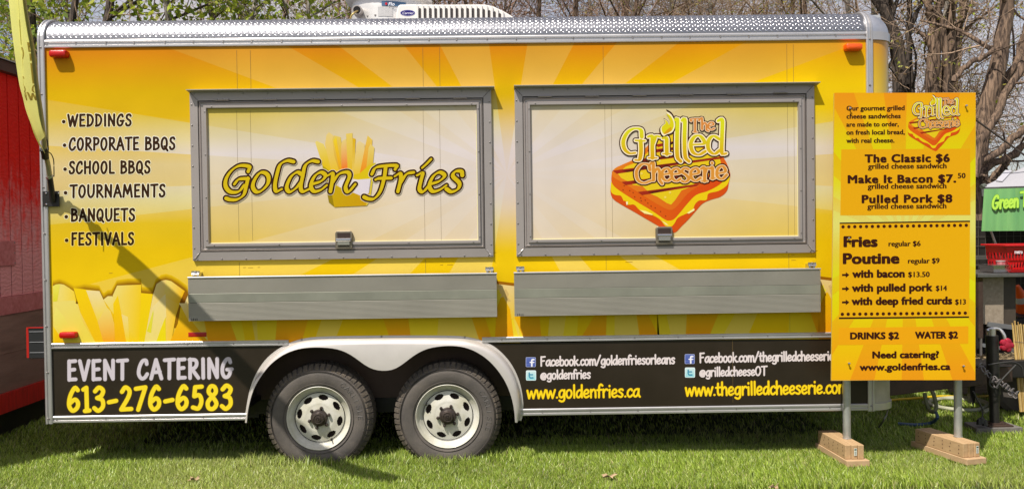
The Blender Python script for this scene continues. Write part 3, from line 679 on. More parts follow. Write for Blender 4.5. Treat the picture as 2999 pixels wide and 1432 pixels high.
# folding counters: ribbed plank, smooth plank, ribbed plank
def counter(corners, marks):
    (xl, zt), (xr, _), (_, zb) = [(p[0], p[2]) for p in (at(*corners[0], -.088), at(*corners[1], -.088), at(*corners[2], -.088))]
    zt = (at(*corners[0], -.088)[2]+at(*corners[1], -.088)[2])/2; zb = (at(*corners[2], -.088)[2]+at(*corners[3], -.088)[2])/2
    xl = (at(*corners[0], -.088)[0]+at(*corners[3], -.088)[0])/2; xr = (at(*corners[1], -.088)[0]+at(*corners[2], -.088)[0])/2
    S = MB(); S.box(xl+.004, xr-.004, -.070, -.046, zb+.004, zt-.006); S = S.build('folding_counter', ALU_DULL, TR)
    h = zt-zb; cuts = [zb, zb+h*.41, zb+h*.625, zt-.012]
    for i in range(3):
        a, b = cuts[i]+.0006, cuts[i+1]-.0006
        if i == 1: prof = [(-.071, a), (-.086, a), (-.0875, a+.002), (-.0875, b-.002), (-.086, b), (-.071, b)]
        else:
            n = 15; prof = [(-.071, a)]
            for k in range(n):
                u = a+(b-a)*k/n; w = (b-a)/n
                prof += [(-.0855, u), (-.0885, u+w*.25), (-.0885, u+w*.7), (-.0855, u+w*.95)]
            prof += [(-.071, b)]
        m = MB(); m.prism_x(prof, xl, xr); m.build('counter_plank', ALU_SMOOTH if i == 1 else ALU_RIB, S)
    m = MB(); m.prism_x([(-.046, zt-.011), (-.091, zt-.011), (-.093, zt-.004), (-.089, zt), (-.046, zt)], xl-.002, xr+.002); m.build('edge_strip', ALU, S)
    for x in (xl+.04, xr-.045):
        m = MB(); m.box(x-.026, x+.026, -.066, -.062, zt+.014, zt+.036); m.box(x-.020, x-.008, -.064, -.001, zt-.004, zt+.026); m.box(x+.008, x+.020, -.064, -.001, zt-.004, zt+.026)
        m.tube([(x-.024, -.068, zt+.018), (x+.024, -.068, zt+.018)], .007, 8); m.dome((x, -.068, zt+.030), .008, .008)
        m.build('bracket', CHROME, S)
    for x in (xl+.09, (xl+xr)/2, xr-.09):
        m = MB(); m.box(x-.02, x+.02, -.044, -.001, zb+.03, zt-.03); m.build('mounting_arm', ALU_DULL, S)
    m = MB()
    for k in range(4): m.box(xl+.018+k*.011, xl+.021+k*.011, -.0895, -.0882, zb+.004, zb+.016+.003*(k % 2))
    m.build('scuff_mark', GAP, S, kind='stuff')
counter([(547.5, 811), (1454.5, 798.6), (1455.5, 927.7), (555.7, 941)], None)
counter([(1505.6, 797.5), (2405.5, 785), (2400.8, 914.5), (1507, 926)], None)

# marker lamps and reflectors
def lens(name, px0, px1, py0, py1, mt, d=.034, rr=.012, base=True):
    a, b = at(px0, py1), at(px1, py0); m = MB(); x0, x1, z0, z1 = a[0], b[0], a[2], b[2]
    def rrect(g):
        P = []
        for cx, cz, s0 in ((x1-rr-g, z1-rr-g, 0), (x0+rr+g, z1-rr-g, 90), (x0+rr+g, z0+rr+g, 180), (x1-rr-g, z0+rr+g, 270)):
            for t in (0, 30, 60, 90): P.append((cx+rr*math.cos(R(s0+t)), cz+rr*math.sin(R(s0+t))))
        return P
    lv = [(0, 0.), (0, -d*.7), (.003, -d*.92), (.009, -d)]; V = []
    for g, y in lv: V += [(x, y, z) for x, z in rrect(g)]
    n = 16; m.add(V, [(i*n+j, i*n+(j+1) % n, (i+1)*n+(j+1) % n, (i+1)*n+j) for i in range(3) for j in range(n)]+[tuple(range(3*n, 4*n))])
    return m.build(name, mt, TR, smooth=True)
lens('marker_lamp', 154, 203, 151, 172, REDL, .052)['label'] = 'red marker lamp at the upper rear corner'
lens('marker_lamp', 2470, 2518, 131, 152, AMBL, .052)['label'] = 'amber marker lamp at the upper front corner'
lens('marker_lamp', 180.5, 229, 970, 989.5, REDL, .040)['label'] = 'red marker lamp above the black panel'
lens('reflector', 552, 605, 972, 986, REFL, .004, .002)
# tail lamp sticking out at the rear corner
m = MB(); p = at(107, 952, .15), at(141, 1041, .15)
m.box(p[0][0]+.012, LX-.005, .03, .27, p[1][2], p[0][2]); T_ = m.build('tail_lamp', mat('tail lamp housing', (.03, .03, .033), .35, .3), TR, bevel=.003)
m = MB(); m.box(p[0][0]-.004, p[0][0]+.0115, .035, .265, p[1][2]+.004, p[0][2]-.004); m.box(p[0][0]+.004, LX-.006, .026, .0295, p[0][2]-.006, p[0][2]+.001)
m.build('lamp_lens', REFL, T_)
m = MB()
for k in range(1, 4):
    z = p[1][2]+(p[0][2]-p[1][2])*k/3-.03; m.box(p[0][0]+.02, LX-.006, .0262, .0296, z, z+.003)
m.build('housing_rib', mat('grey rib plastic', (.3, .3, .32), .4), T_, kind='stuff')  # grey ribs, paler than the housing

# fender
def resample(P, n):
    P = np.array(P, float); s = np.concatenate([[0], np.cumsum(np.hypot(*np.diff(P, axis=0).T))]); t = np.linspace(0, s[-1], n)
    return np.stack([np.interp(t, s, P[:, 0]), np.interp(t, s, P[:, 1])], 1)
FO_ = catmull(FO, 4); FI_ = catmull(FI, 4)
nF = 90
mo = resample(FO_, nF)
# pair each outer point with an inner point: by x over the crown, by height down the ends
fi = resample(FI_, 400); mi = []
sO = np.linspace(0, 1, nF)
def polar(P, c): return np.arctan2(P[:, 0]-c[0], -(P[:, 1]-c[1]))
WC1, WC2 = (933.5, 1226), (1311, 1217)
def pair(k):
    x, y = mo[k]
    if x < 933.5: c = WC1; half = fi[fi[:, 0] < 925]
    elif x > 1311: c = WC2; half = fi[fi[:, 0] > 1315]
    else: return fi[np.argmin(abs(fi[:, 0]-(925+(x-933.5)*(1315-925)/(1311-933.5)))+(fi[:, 1] > 1090)*1e3)]
    if y > 1216: return half[np.argmin(abs(half[:, 1]-y))]
    a = polar(mo[k:k+1], c)[0]; return half[np.argmin(abs(polar(half, c)-a))]
mi = np.array([pair(k) for k in range(nF)])
for _ in range(2): mi[1:-1] = (mi[:-2]+2*mi[1:-1]+mi[2:])/4
mi[0], mi[-1] = fi[0], fi[-1]
nrm = np.gradient(mo, axis=0); nrm = np.stack([-nrm[:, 1], nrm[:, 0]], 1); nrm /= np.linalg.norm(nrm, axis=1)[:, None]
if (nrm[nF//2][1]) < 0: nrm = -nrm
rowsF = [(mo, .0), (mo, -.004), (mo+nrm*5.5, -.005), (mo+nrm*7, -.022), (mo+nrm*11, -.042), (mo+nrm*17, -.054), (mo+nrm*24, -.058)]
ROWS = []
for P, y in rowsF:
    # keep inside the inner edge
    ROWS.append(WALL.pts(P, 0)+np.array([0, y, 0]))
I3 = WALL.pts(mi, 0)
lastin = ROWS[-1].copy()
for k in range(nF):
    w = np.linalg.norm(I3[k]-WALL.pts(mo[k:k+1], 0)[0])
    for r_ in range(2, len(ROWS)):
        o3 = WALL.pts(mo[k:k+1], 0)[0]; dlt = ROWS[r_][k]-o3; dl = np.hypot(dlt[0], dlt[2])
        if dl > w*.86: ROWS[r_][k] = o3+(I3[k]-o3)*(.86*(dl/ (24*.0022)))+np.array([0, dlt[1], 0])
ROWS += [I3+np.array([0, -.060, 0]), I3+np.array([0, -.056, 0]), I3+np.array([0, -.046, 0])]
m = MB(); m.add(np.vstack(ROWS), [(i*nF+j, i*nF+j+1, (i+1)*nF+j+1, (i+1)*nF+j) for i in range(len(ROWS)-1) for j in range(nF-1)])
FE = m.build('fender', FENDER, TR, smooth=True)
m = MB()
for px, py in ((883, 994), (1117, 985), (1361, 987), (829, 1006), (1425, 1000)): m.dome(at(px, py, -.005), .007, .005)
m.build('fender_screw', SCREW, FE, kind='stuff')

# wheels
HZ = .335
def wheel(px, py, spin):
    c = at(px, py, .03); c = np.array([c[0], 0., HZ]); y0 = .030
    RT = .345
    W = MB()
    # tyre: sidewall and shoulder; y0 is the sidewall's bulge plane
    prof = [(.200, y0+.018), (.206, y0+.004), (.222, y0-.004), (.250, y0-.010), (.280, y0-.012), (.300, y0-.008), (.312, y0-.002), (.318, y0+.001), (.326, y0+.008), (.333, y0+.018), (RT-.002, y0+.034), (RT, y0+.045), (RT, y0+.175), (.333, y0+.2), (.30, y0+.212), (.2, y0+.2)]
    W.lathe(prof, (c[0], 0, c[2]), 'y', 72); T = W.build('wheel', RUBBER, TR, smooth=True)
    # tread blocks round the shoulder
    m = MB(); nb = 56
    for k in range(nb):
        t0 = 2*math.pi*(k+.08)/nb+spin; t1 = 2*math.pi*(k+.80)/nb+spin
        for (ya, yb, ra, rb, sh) in ((y0-.002, y0+.030, .324, RT+.006, 0), (y0+.050, y0+.085, RT+.001, RT+.005, .03), (y0+.092, y0+.128, RT+.001, RT+.005, .0), (y0+.135, y0+.17, RT+.001, RT+.005, .03)):
            V = []
            for (t, yy, rr) in ((t0, ya, ra), (t1, ya, ra), (t1, yb, rb), (t0, yb, rb)):
                V.append((c[0]+rr*math.cos(t+sh), yy, c[2]+rr*math.sin(t+sh)))
            for (t, yy, rr) in ((t0, ya, ra-.012), (t1, ya, ra-.012), (t1, yb, rb-.012), (t0, yb, rb-.012)):
                V.append((c[0]+rr*math.cos(t+sh), yy, c[2]+rr*math.sin(t+sh)))
            m.add(V, [(0, 1, 2, 3), (0, 4, 5, 1), (1, 5, 6, 2), (2, 6, 7, 3), (3, 7, 4, 0)])
    m.build('tread_block', TREAD, T, kind='stuff')
    # sidewall ribs
    m = MB()
    for r in (.226, .303, .309): m.lathe([(r-.0015, y0-.006 if r < .25 else y0-.0065), (r, y0-.011 if r < .25 else y0-.0125), (r+.0015, y0-.007 if r < .25 else y0-.006)], (c[0], 0, c[2]), 'y', 72)
    m.build('sidewall_rib', RUBBER, T, smooth=True)
    # raised name on the sidewall, running clockwise round the right side
    m = MB(); word = 'CARLISLE'; n_ = len(word); a0, a1 = (R(57), R(-4)) if spin > .1 else (R(38), R(-22))
    for i, ch in enumerate(word):
        a = a0+(a1-a0)*(i+.5)/n_; er = np.array([math.cos(a), math.sin(a)]); et = np.array([math.sin(a), -math.cos(a)])
        for kind, P in G[ch][1]:
            Q = np.array(P, float); Q = catmull(Q, 4) if kind == 's' else Q
            q2 = np.array([c[0], c[2]])+er[None]*(.256+Q[:, 1:]*.030)+et[None]*((Q[:, :1]-.27)*.052)
            m.tube([(p[0], y0-.0115, p[1]) for p in q2], .0021, 5)
    m.build('sidewall_lettering', RUBBER_L, T)
    # rim: lip, well, disc with eight slots
    m = MB(); m.lathe([(.196, y0+.02), (.205, y0+.004), (.208, y0-.003), (.205, y0-.006), (.200, y0-.002), (.194, y0+.012), (.188, y0+.018), (.182, y0+.022), (.174, y0+.032), (.167, y0+.038), (.1625, y0+.040)], (c[0], 0, c[2]), 'y', 72)
    RM = m.build('rim', RIMW, T, smooth=True)
    m = MB(); NA, rs = 256, [.1615, .157, .153, .150, .147, .144, .141, .139, .136, .133, .130, .127, .124, .121, .118, .115, .112, .109, .106, .100, .094, .086, .078, .06, .04, .02]
    def dy(r): return y0+.036-(.014*(1 if r < .094 else min(1, max(0, (.158-r)/.064))))-(.004 if r < .078 else 0)
    V = [(c[0]+r*math.cos(2*math.pi*j/NA), dy(r), c[2]+r*math.sin(2*math.pi*j/NA)) for r in rs for j in range(NA)]
    Fc = []
    for i in range(len(rs)-1):
        for j in range(NA):
            rm = (rs[i]+rs[i+1])/2; tm = 2*math.pi*(j+.5)/NA-spin; ph = (tm/(2*math.pi)*8) % 1-.5
            hw = (.128-rm)/.024   # 0 outer .. 1 inner
            w = ph*2*math.pi/8*rm
            inside = abs((rm-.1325)/.0165)**2.8+abs(w/(.032 if rm > .1325 else .032-.75*(.1325-rm)))**2.8 < 1
            if not inside: Fc.append((i*NA+j, i*NA+(j+1) % NA, (i+1)*NA+(j+1) % NA, (i+1)*NA+j))
    m.add(V, Fc); m.build('rim_disc', RIMW, RM, smooth=True)
    m = MB(); m.lathe([(.1600, y0+.0335), (.162, y0+.030), (.164, y0+.0345)], (c[0], 0, c[2]), 'y', 64); m.build('rim_groove_shade', GAP, RM)  # near-black ring, stands in for shade in the rim groove
    m = MB(); m.lathe([(.150, y0+.060), (.02, y0+.060)], (c[0], 0, c[2]), 'y', 32); m.build('slot_backing', mat('dark slot backing', (.035, .02, .014), .8), RM)  # dark backing disc, so the slots read as shaded openings
    m = MB(); m.lathe([(.056, y0+.016), (.054, y0+.004), (.050, y0-.001), (.040, y0-.003), (.037, y0-.005), (.034, y0-.018), (.030, y0-.024), (.028, y0-.0245), (.026, y0-.022), (.020, y0-.022), (.019, y0-.027), (.011, y0-.028), (.010, y0-.024), (.006, y0-.024), (.005, y0-.030), (.0005, y0-.031)], (c[0], 0, c[2]), 'y', 40)
    m.build('hub_cap', HUBD, RM, smooth=True)
    for k in range(6):
        t = 2*math.pi*k/6+spin*.7+.15; x, z = c[0]+.066*math.cos(t), c[2]+.066*math.sin(t)
        m = MB(); m.lathe([(.011, y0+.018), (.0105, y0+.004), (.0075, y0-.001), (.0006, y0-.002)], (x, 0, z), 'y', 6); m.build('lug_nut', HUBD, RM)
    m = MB(); t = R(-62) if spin > .1 else R(150); x, z = c[0]+.160*math.cos(t), c[2]+.160*math.sin(t)
    m.tube([(x, y0+.04, z), (x, y0+.01, z), (x+.004, y0-.004, z-.004)], .0045, 8); m.build('valve', GAP, RM)
wheel(933.5, 1226, .20); wheel(1311, 1217, .05)
m = MB(); m.tube([(at(933.5, 1226)[0], .1, HZ), (at(933.5, 1226)[0], DEPTH-.2, HZ)], .035, 10); m.tube([(at(1311, 1217)[0], .1, HZ), (at(1311, 1217)[0], DEPTH-.2, HZ)], .035, 10); m.build('axle', RUSTY, TR)
for px in (933.5, 1311):
    m = MB(); x = at(px, 1220)[0]; m.lathe([(.18, DEPTH-.25), (.33, DEPTH-.26), (.345, DEPTH-.22), (.345, DEPTH-.1), (.33, DEPTH-.06), (.18, DEPTH-.05)], (x, 0, HZ), 'y', 40)
    m.build('far_wheel', RUBBER, TR, smooth=True)

# ------------------------------------------------------------------ print on the trailer
BRN = (48, 28, 14)
pr = Print(WALL)
# chips along the bottom: (outline in photo px, colour at point a, colour at point b)
def cz(P): return [(100+x/4.7308, 780+y/4.7308) for x, y in P]
def chip(P, a, ca, b, cb, lay=1): pr.poly(cz(P), None, lay, grad=(cz([a])[0], ca, cz([b])[0], cb))
Y, YD, CR, OR_, LG = (232, 198, 12), (224, 176, 4), (226, 204, 128), (232, 150, 22), (214, 214, 60)
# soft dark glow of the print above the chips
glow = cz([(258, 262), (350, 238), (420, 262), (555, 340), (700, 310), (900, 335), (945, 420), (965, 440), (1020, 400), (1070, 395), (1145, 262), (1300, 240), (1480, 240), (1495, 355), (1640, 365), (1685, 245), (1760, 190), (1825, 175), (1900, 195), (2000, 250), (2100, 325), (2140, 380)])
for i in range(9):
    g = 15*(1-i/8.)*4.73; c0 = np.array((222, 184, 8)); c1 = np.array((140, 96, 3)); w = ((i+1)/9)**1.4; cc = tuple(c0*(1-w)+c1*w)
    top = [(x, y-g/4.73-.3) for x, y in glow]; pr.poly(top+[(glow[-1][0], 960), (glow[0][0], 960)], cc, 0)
chip([(258, 272), (300, 250), (350, 243), (410, 252), (480, 295), (552, 345), (590, 500), (590, 1050), (262, 1050)], (300, 300), (226, 210, 120), (560, 480), Y)
chip([(260, 275), (300, 250), (362, 243), (320, 480), (262, 490)], (260, 260), (222, 214, 90), (320, 480), (214, 205, 40), 2)
chip([(545, 298), (905, 342), (960, 462), (1100, 660), (1120, 1050), (850, 1050), (640, 640)], (560, 320), Y, (1050, 1000), (228, 178, 14))
chip([(720, 330), (905, 342), (960, 462), (1040, 640), (880, 760)], (800, 420), (226, 208, 150), (880, 740), (228, 200, 60), 2)
chip([(605, 520), (640, 640), (850, 1050), (690, 1050), (575, 520)], (600, 520), (226, 202, 110), (760, 1000), (226, 190, 30), 2)
chip([(262, 490), (560, 468), (600, 560), (690, 800), (850, 1050), (420, 1050), (265, 830)], (300, 500), (224, 208, 110), (600, 1000), (226, 204, 70), 2)
chip([(300, 560), (420, 700), (610, 1050), (440, 1050), (290, 840), (265, 700)], (300, 560), (226, 216, 110), (500, 1000), (222, 200, 60), 3)
chip([(265, 830), (420, 1050), (280, 1050)], (265, 830), Y, (400, 1050), YD, 4)
chip([(880, 760), (1000, 560), (1060, 620), (1110, 800), (1118, 1050), (960, 1050)], (980, 560), (226, 206, 110), (1040, 1040), (232, 158, 20), 3)
chip([(960, 460), (1020, 412), (1085, 412), (1130, 520), (1140, 760), (1100, 660)], (1000, 430), (226, 208, 130), (1120, 740), (226, 196, 40), 3)
chip([(1150, 265), (1485, 253), (1475, 600), (1455, 1050), (1120, 1050), (1095, 520), (1090, 400)], (1150, 280), (226, 206, 110), (1440, 420), (230, 192, 4), 4)
chip([(1095, 520), (1160, 400), (1210, 660), (1275, 1050), (1120, 1050)], (1130, 460), Y, (1200, 1040), (230, 168, 12), 5)
chip([(1210, 660), (1300, 700), (1320, 1050), (1275, 1050)], (1210, 660), (226, 206, 130), (1290, 1040), Y, 5)
chip([(1482, 368), (1645, 382), (1590, 700), (1560, 900), (1528, 1050), (1455, 1050), (1475, 560)], (1500, 380), Y, (1500, 1040), (222, 194, 12), 5)
chip([(1695, 245), (1760, 200), (1825, 186), (1900, 205), (2086, 340), (2015, 520), (1960, 700), (1900, 1050), (1528, 1050), (1590, 700), (1645, 400)], (1690, 300), (226, 204, 130), (2060, 360), (232, 186, 6), 6)
chip([(1835, 188), (1900, 205), (2086, 340), (2015, 520), (1800, 420)], (1820, 260), (226, 206, 110), (2030, 420), (232, 180, 6), 7)
chip([(1645, 560), (1820, 380), (1830, 700), (1700, 1050), (1530, 1050)], (1640, 600), (226, 206, 140), (1650, 1040), (226, 206, 110), 7)
chip([(1820, 700), (1826, 1050), (1690, 1050), (1740, 900)], (1820, 700), (226, 206, 30), (1750, 1040), (226, 206, 10), 8)
chip([(1560, 900), (1650, 600), (1655, 650), (1620, 920)], (1600, 650), (214, 206, 70), (1600, 900), (216, 206, 40), 8)
chip([(1990, 790), (2030, 560), (2120, 540), (2200, 780), (2420, 1050), (1880, 1050)], (2030, 560), (226, 190, 30), (2100, 1040), (226, 160, 8), 7)
chip([(2005, 510), (2085, 510), (2130, 400), (2160, 800), (2040, 560)], (2020, 520), (228, 210, 150), (2140, 700), (230, 190, 6), 8)
chip([(2015, 500), (2086, 340), (2125, 395), (2085, 510)], (2050, 400), (150, 96, 4), (2060, 500), (130, 76, 4), 8)
chip([(575, 510), (590, 460), (608, 510)], (590, 460), (120, 76, 4), (590, 510), (100, 60, 4), 8)
# chips glimpsed below and beside the counters
def strip(P, a, ca, b, cb, lay=3): pr.poly(P, None, lay, grad=(a, ca, b, cb))
def run(xs, y0, y1, cols, slant=None):
    for i, (a, b) in enumerate(zip(xs[:-1], xs[1:])):
        c0, c1 = cols[i % len(cols)]; s0, s1 = (slant[i], slant[i+1]) if slant else (0, 0)
        strip([(a, y0), (b, y0), (b+s1, y1), (a+s0, y1)], ((a+b)/2, y0), c0, ((a+b)/2+8, y1), c1, 3+(i % 3))
AM = ((226, 178, 10), (230, 152, 18)); YY = ((226, 190, 8), (226, 186, 10)); CC = ((222, 194, 60), (224, 198, 90)); YC = ((226, 196, 20), (224, 200, 50))
pr.poly([(545, 930), (2438, 905), (2438, 992), (545, 1004)], (224, 182, 10), 2)
run([560, 596, 668, 705, 735, 752, 812, 843, 905, 945, 1008, 1120, 1160, 1195, 1222, 1285, 1310, 1380, 1420, 1500, 1516], 926, 1003, [CC, AM, YC, YY, CC, YC, AM, AM, YY, CC, YY, AM, AM, YC, YC, CC, CC, AM, YY, CC],
    [20, 14, 28, 14, 14, 3, -6, 0, -22, -26, -30, 26, 14, 10, 12, -6, 0, 26, 24, 24, 8])
run([1462, 1495, 1546, 1578, 1612, 1660, 1695, 1752, 1778, 1800, 1862, 1892, 1925, 1948, 2012, 2044, 2110, 2160, 2224, 2312, 2370, 2398, 2440], 905, 992, [YC, AM, AM, YY, CC, YC, YY, AM, YC, CC, AM, YY, YC, CC, AM, AM, YC, CC, YY, YC, AM, AM],
    [40, 40, 6, 8, -8, -12, -6, -52, -4, 0, 12, 40, 0, 20, -4, 2, -36, -48, -38, -4, 30, 0, 0])
# gap between the counters and right of the second one
for px, q in ((1452, 0), (2402, -13)):
    pr.poly([(px, 822+q), (px, 831+q), (px+56, 838+q), (px+56, 829+q)], (150, 96, 6), 5)
    strip([(px, 831+q), (px+56, 838+q), (px+56, 935+q), (px, 930+q)], (px+40, 830+q), (224, 200, 140), (px+10, 925+q), (226, 190, 40), 5)
    pr.poly([(px+6, 850+q), (px+10, 846+q), (px+12, 858+q), (px+18, 862+q), (px+12, 874+q), (px+16, 880+q), (px+4, 902+q), (px, 908+q), (px, 846+q)], (232, 214, 60), 6)
    strip([(px+14, 872+q), (px+22, 868+q), (px+42, 905+q), (px+52, 985+q), (px-2, 985+q), (px+2, 905+q)], (px+14, 870+q), (226, 180, 6), (px+30, 980+q), (226, 150, 10), 6)
    pr.poly([(px+24, 850+q), (px+30, 846+q), (px+38, 860+q), (px+36, 870+q), (px+44, 882+q), (px+34, 884+q)], (206, 176, 110), 6)
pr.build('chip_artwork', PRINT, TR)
# list of occasions
for i, (t, x0, x1, yb, cap, bx, by) in enumerate((('WEDDINGS', 199, 384, 370, 33, 186.6, 357), ('CORPORATE BBQS', 203, 512, 440, 35, 189, 426), ('SCHOOL BBQS', 203, 439, 508.5, 34.5, 190.5, 496),
                                 ('TOURNAMENTS', 206, 483, 578, 35, 192, 565), ('BANQUETS', 209, 394, 647, 34, 194, 635), ('FESTIVALS', 210, 391, 717, 34, 195, 704))):
    p = Print(WALL); halo = [(238, 228, 190), (236, 230, 214), (236, 226, 190), (236, 230, 205), (238, 230, 190), (240, 216, 120)][i]
    for g, q in ((3.2, 0), ):
        hand(p, t, x0, yb, x1, yb-1.5*(x1-x0)/200, cap, 6.9, [(halo, 2.0, 1), ((52, 30, 10), 0, 2)], gw=.86, gap=.11)
    for col, g, l in ((halo, 1.8, 1), ((58, 34, 12), 0, 2)):
        p.stroke([(bx, by), (bx+.1, by)], lambda a: 5.6, col, l, g)
    p.build('lettering', PRINT, TR)
p = Print(WALL); hand(p, 'EVENT CATERING', 199, 1112, 679, 1104.5, 55, 10.2, [((120, 112, 112), 1.2, 1), ((200, 192, 200), 0, 2)], gw=.86, gap=.11); p.build('lettering', PRINT, TR)
p = Print(WALL); hand(p, '613-276-6583', 199, 1203.5, 679, 1196, 68, 12.2, [((120, 96, 6), 1.6, 1), ((236, 210, 42), 0, 2)], gw=.88, gap=.08); p.build('lettering', PRINT, TR)
p = Print(WALL); hand(p, 'Facebook.com/goldenfriesorleans', 1583, 1071, 1976, 1064, 26.5, 4.9, [((220, 208, 208), 0, 2)]); p.build('lettering', PRINT, TR)
p = Print(WALL); hand(p, '@goldenfries', 1583, 1110, 1729, 1107, 26, 4.7, [((220, 208, 208), 0, 2)]); p.build('lettering', PRINT, TR)
p = Print(WALL); hand(p, 'www.goldenfries.ca', 1543, 1166, 1873, 1161, 37, 5.6, [((120, 80, 4), 1.2, 1), ((240, 206, 30), 0, 2)]); p.build('lettering', PRINT, TR)
p = Print(WALL); hand(p, 'Facebook.com/thegrilledcheeserie', 2049, 1061, 2441, 1054, 27, 4.9, [((220, 208, 208), 0, 2)]); p.build('lettering', PRINT, TR)
p = Print(WALL); hand(p, '@grilledcheeseOT', 2049, 1101.5, 2246, 1098, 26, 4.7, [((220, 208, 208), 0, 2)]); p.build('lettering', PRINT, TR)
p = Print(WALL); hand(p, 'www.thegrilledcheeserie.com', 2007, 1158.5, 2482, 1150, 38, 5.8, [((120, 80, 4), 1.2, 1), ((240, 206, 30), 0, 2)]); p.build('lettering', PRINT, TR)
def rr(x0, y0, x1, y1, r): 
    P = []
    for cx, cy, s0 in ((x1-r, y0+r, -90), (x1-r, y1-r, 0), (x0+r, y1-r, 90), (x0+r, y0+r, 180)):
        for t in (0, 30, 60, 90): P.append((cx+r*math.cos(R(s0+t)), cy+r*math.sin(R(s0+t))))
    return P
for x0, yf, yt in ((1540, 1045.5, 1084), (2005.5, 1036.5, 1075.5)):
    p = Print(WALL)
    p.poly(rr(x0, yf, x0+29, yf+28.5, 3), (170, 178, 220), 1); p.poly(rr(x0+1.2, yf+1.2, x0+27.8, yf+27.3, 2), None, 2, grad=((x0, yf), (92, 108, 172), (x0, yf+28), (66, 84, 160)))
    p.poly([(x0+1.2, yf+21), (x0+27.8, yf+21), (x0+27.8, yf+22), (x0+1.2, yf+22)], (130, 144, 200), 3)
    p.stroke(catmull([(x0+23.5, yf+7), (x0+19, yf+7), (x0+17.5, yf+11), (x0+17.5, yf+26)], 5), lambda a: 2.3, (232, 232, 244), 4); p.stroke([(x0+12.5, yf+15), (x0+23.5, yf+15)], lambda a: 1.8, (232, 232, 244), 4)
    p.build('social_icon', PRINT, TR)
    p = Print(WALL)
    p.poly(rr(x0+.5, yt, x0+30, yt+29.5, 3.5), (226, 240, 244), 1); p.poly(rr(x0+2, yt+1.6, x0+28.4, yt+28, 2.4), None, 2, grad=((x0, yt), (206, 224, 226), (x0, yt+29), (140, 208, 216)))
    p.stroke(catmull([(x0+10, yt+7.5), (x0+10, yt+17), (x0+13, yt+21.5), (x0+21, yt+21.5)], 5), lambda a: 2.0, (64, 140, 172), 4); p.stroke([(x0+10, yt+12.5), (x0+20, yt+12.5)], lambda a: 1.8, (64, 140, 172), 4)
    p.build('social_icon', PRINT, TR)

# ---- the chip carton and name on the first hatch
HP = Plane((0, -.0148, 0), (0, -1, 0))
def c7(P): return [(640+x/3.481, 370+y/3.481) for x, y in P]
p = Print(HP, .0002)
def q7(P, a, ca, b, cb, l): p.poly(c7(P), None, l, grad=(c7([a])[0], ca, c7([b])[0], cb))
q7([(1055, 385), (1118, 388), (1140, 480), (1180, 825), (1125, 778)], (1055, 385), (170, 150, 8), (1150, 800), (140, 116, 6), 1)
q7([(985, 165), (1000, 150), (1075, 185), (1130, 320), (1150, 470), (1060, 400)], (1000, 160), (218, 198, 110), (1080, 400), (214, 180, 8), 1)
q7([(1085, 190), (1100, 90), (1125, 62), (1170, 95), (1180, 180), (1260, 480), (1160, 500)], (1120, 80), (218, 192, 120), (1200, 470), (220, 180, 20), 2)
q7([(1160, 130), (1180, 95), (1245, 112), (1260, 200), (1330, 500), (1240, 490), (1180, 300)], (1200, 100), (214, 188, 90), (1280, 470), (206, 150, 10), 3)
q7([(1170, 150), (1200, 110), (1240, 340), (1260, 460), (1225, 400)], (1190, 130), (224, 196, 40), (1240, 440), (222, 150, 20), 4)
q7([(1250, 200), (1262, 150), (1300, 130), (1330, 400), (1310, 540), (1255, 460)], (1270, 150), (216, 192, 120), (1290, 440), (226, 110, 16), 4)
q7([(1300, 78), (1366, 70), (1370, 380), (1360, 520), (1320, 520)], (1300, 90), (218, 190, 90), (1368, 300), (212, 170, 6), 5)
q7([(1368, 120), (1398, 130), (1392, 300), (1372, 520), (1360, 520)], (1368, 130), (206, 164, 8), (1380, 500), (220, 190, 90), 6)
q7([(1405, 180), (1436, 150), (1492, 185), (1480, 400), (1440, 530), (1368, 530), (1390, 320)], (1430, 160), (216, 194, 140), (1420, 500), (218, 180, 20), 5)
q7([(1500, 180), (1520, 95), (1568, 140), (1560, 300), (1530, 500), (1440, 480), (1470, 330)], (1530, 110), (216, 186, 80), (1480, 460), (224, 130, 16), 6)
q7([(1530, 220), (1550, 180), (1590, 220), (1575, 380), (1540, 420), (1500, 480)], (1550, 190), (216, 192, 110), (1530, 440), (206, 168, 10), 7)
q7([(1360, 500), (1440, 480), (1530, 400), (1600, 370), (1580, 560), (1530, 545), (1400, 560), (1300, 560)], (1360, 500), (208, 176, 10), (1580, 500), (206, 184, 20), 8)
q7([(1225, 560), (1300, 530), (1420, 545), (1550, 535), (1530, 690), (1460, 715), (1230, 620)], (1230, 560), (214, 206, 212), (1520, 700), (210, 200, 210), 9)
q7([(1130, 560), (1230, 618), (1460, 712), (1540, 680), (1510, 810), (1180, 825)], (1180, 600), (188, 160, 6), (1350, 820), (190, 146, 6), 9)
q7([(1500, 810), (1512, 810), (1545, 760), (1600, 380), (1580, 380), (1535, 690)], (1590, 380), (196, 180, 40), (1510, 800), (206, 180, 60), 9)
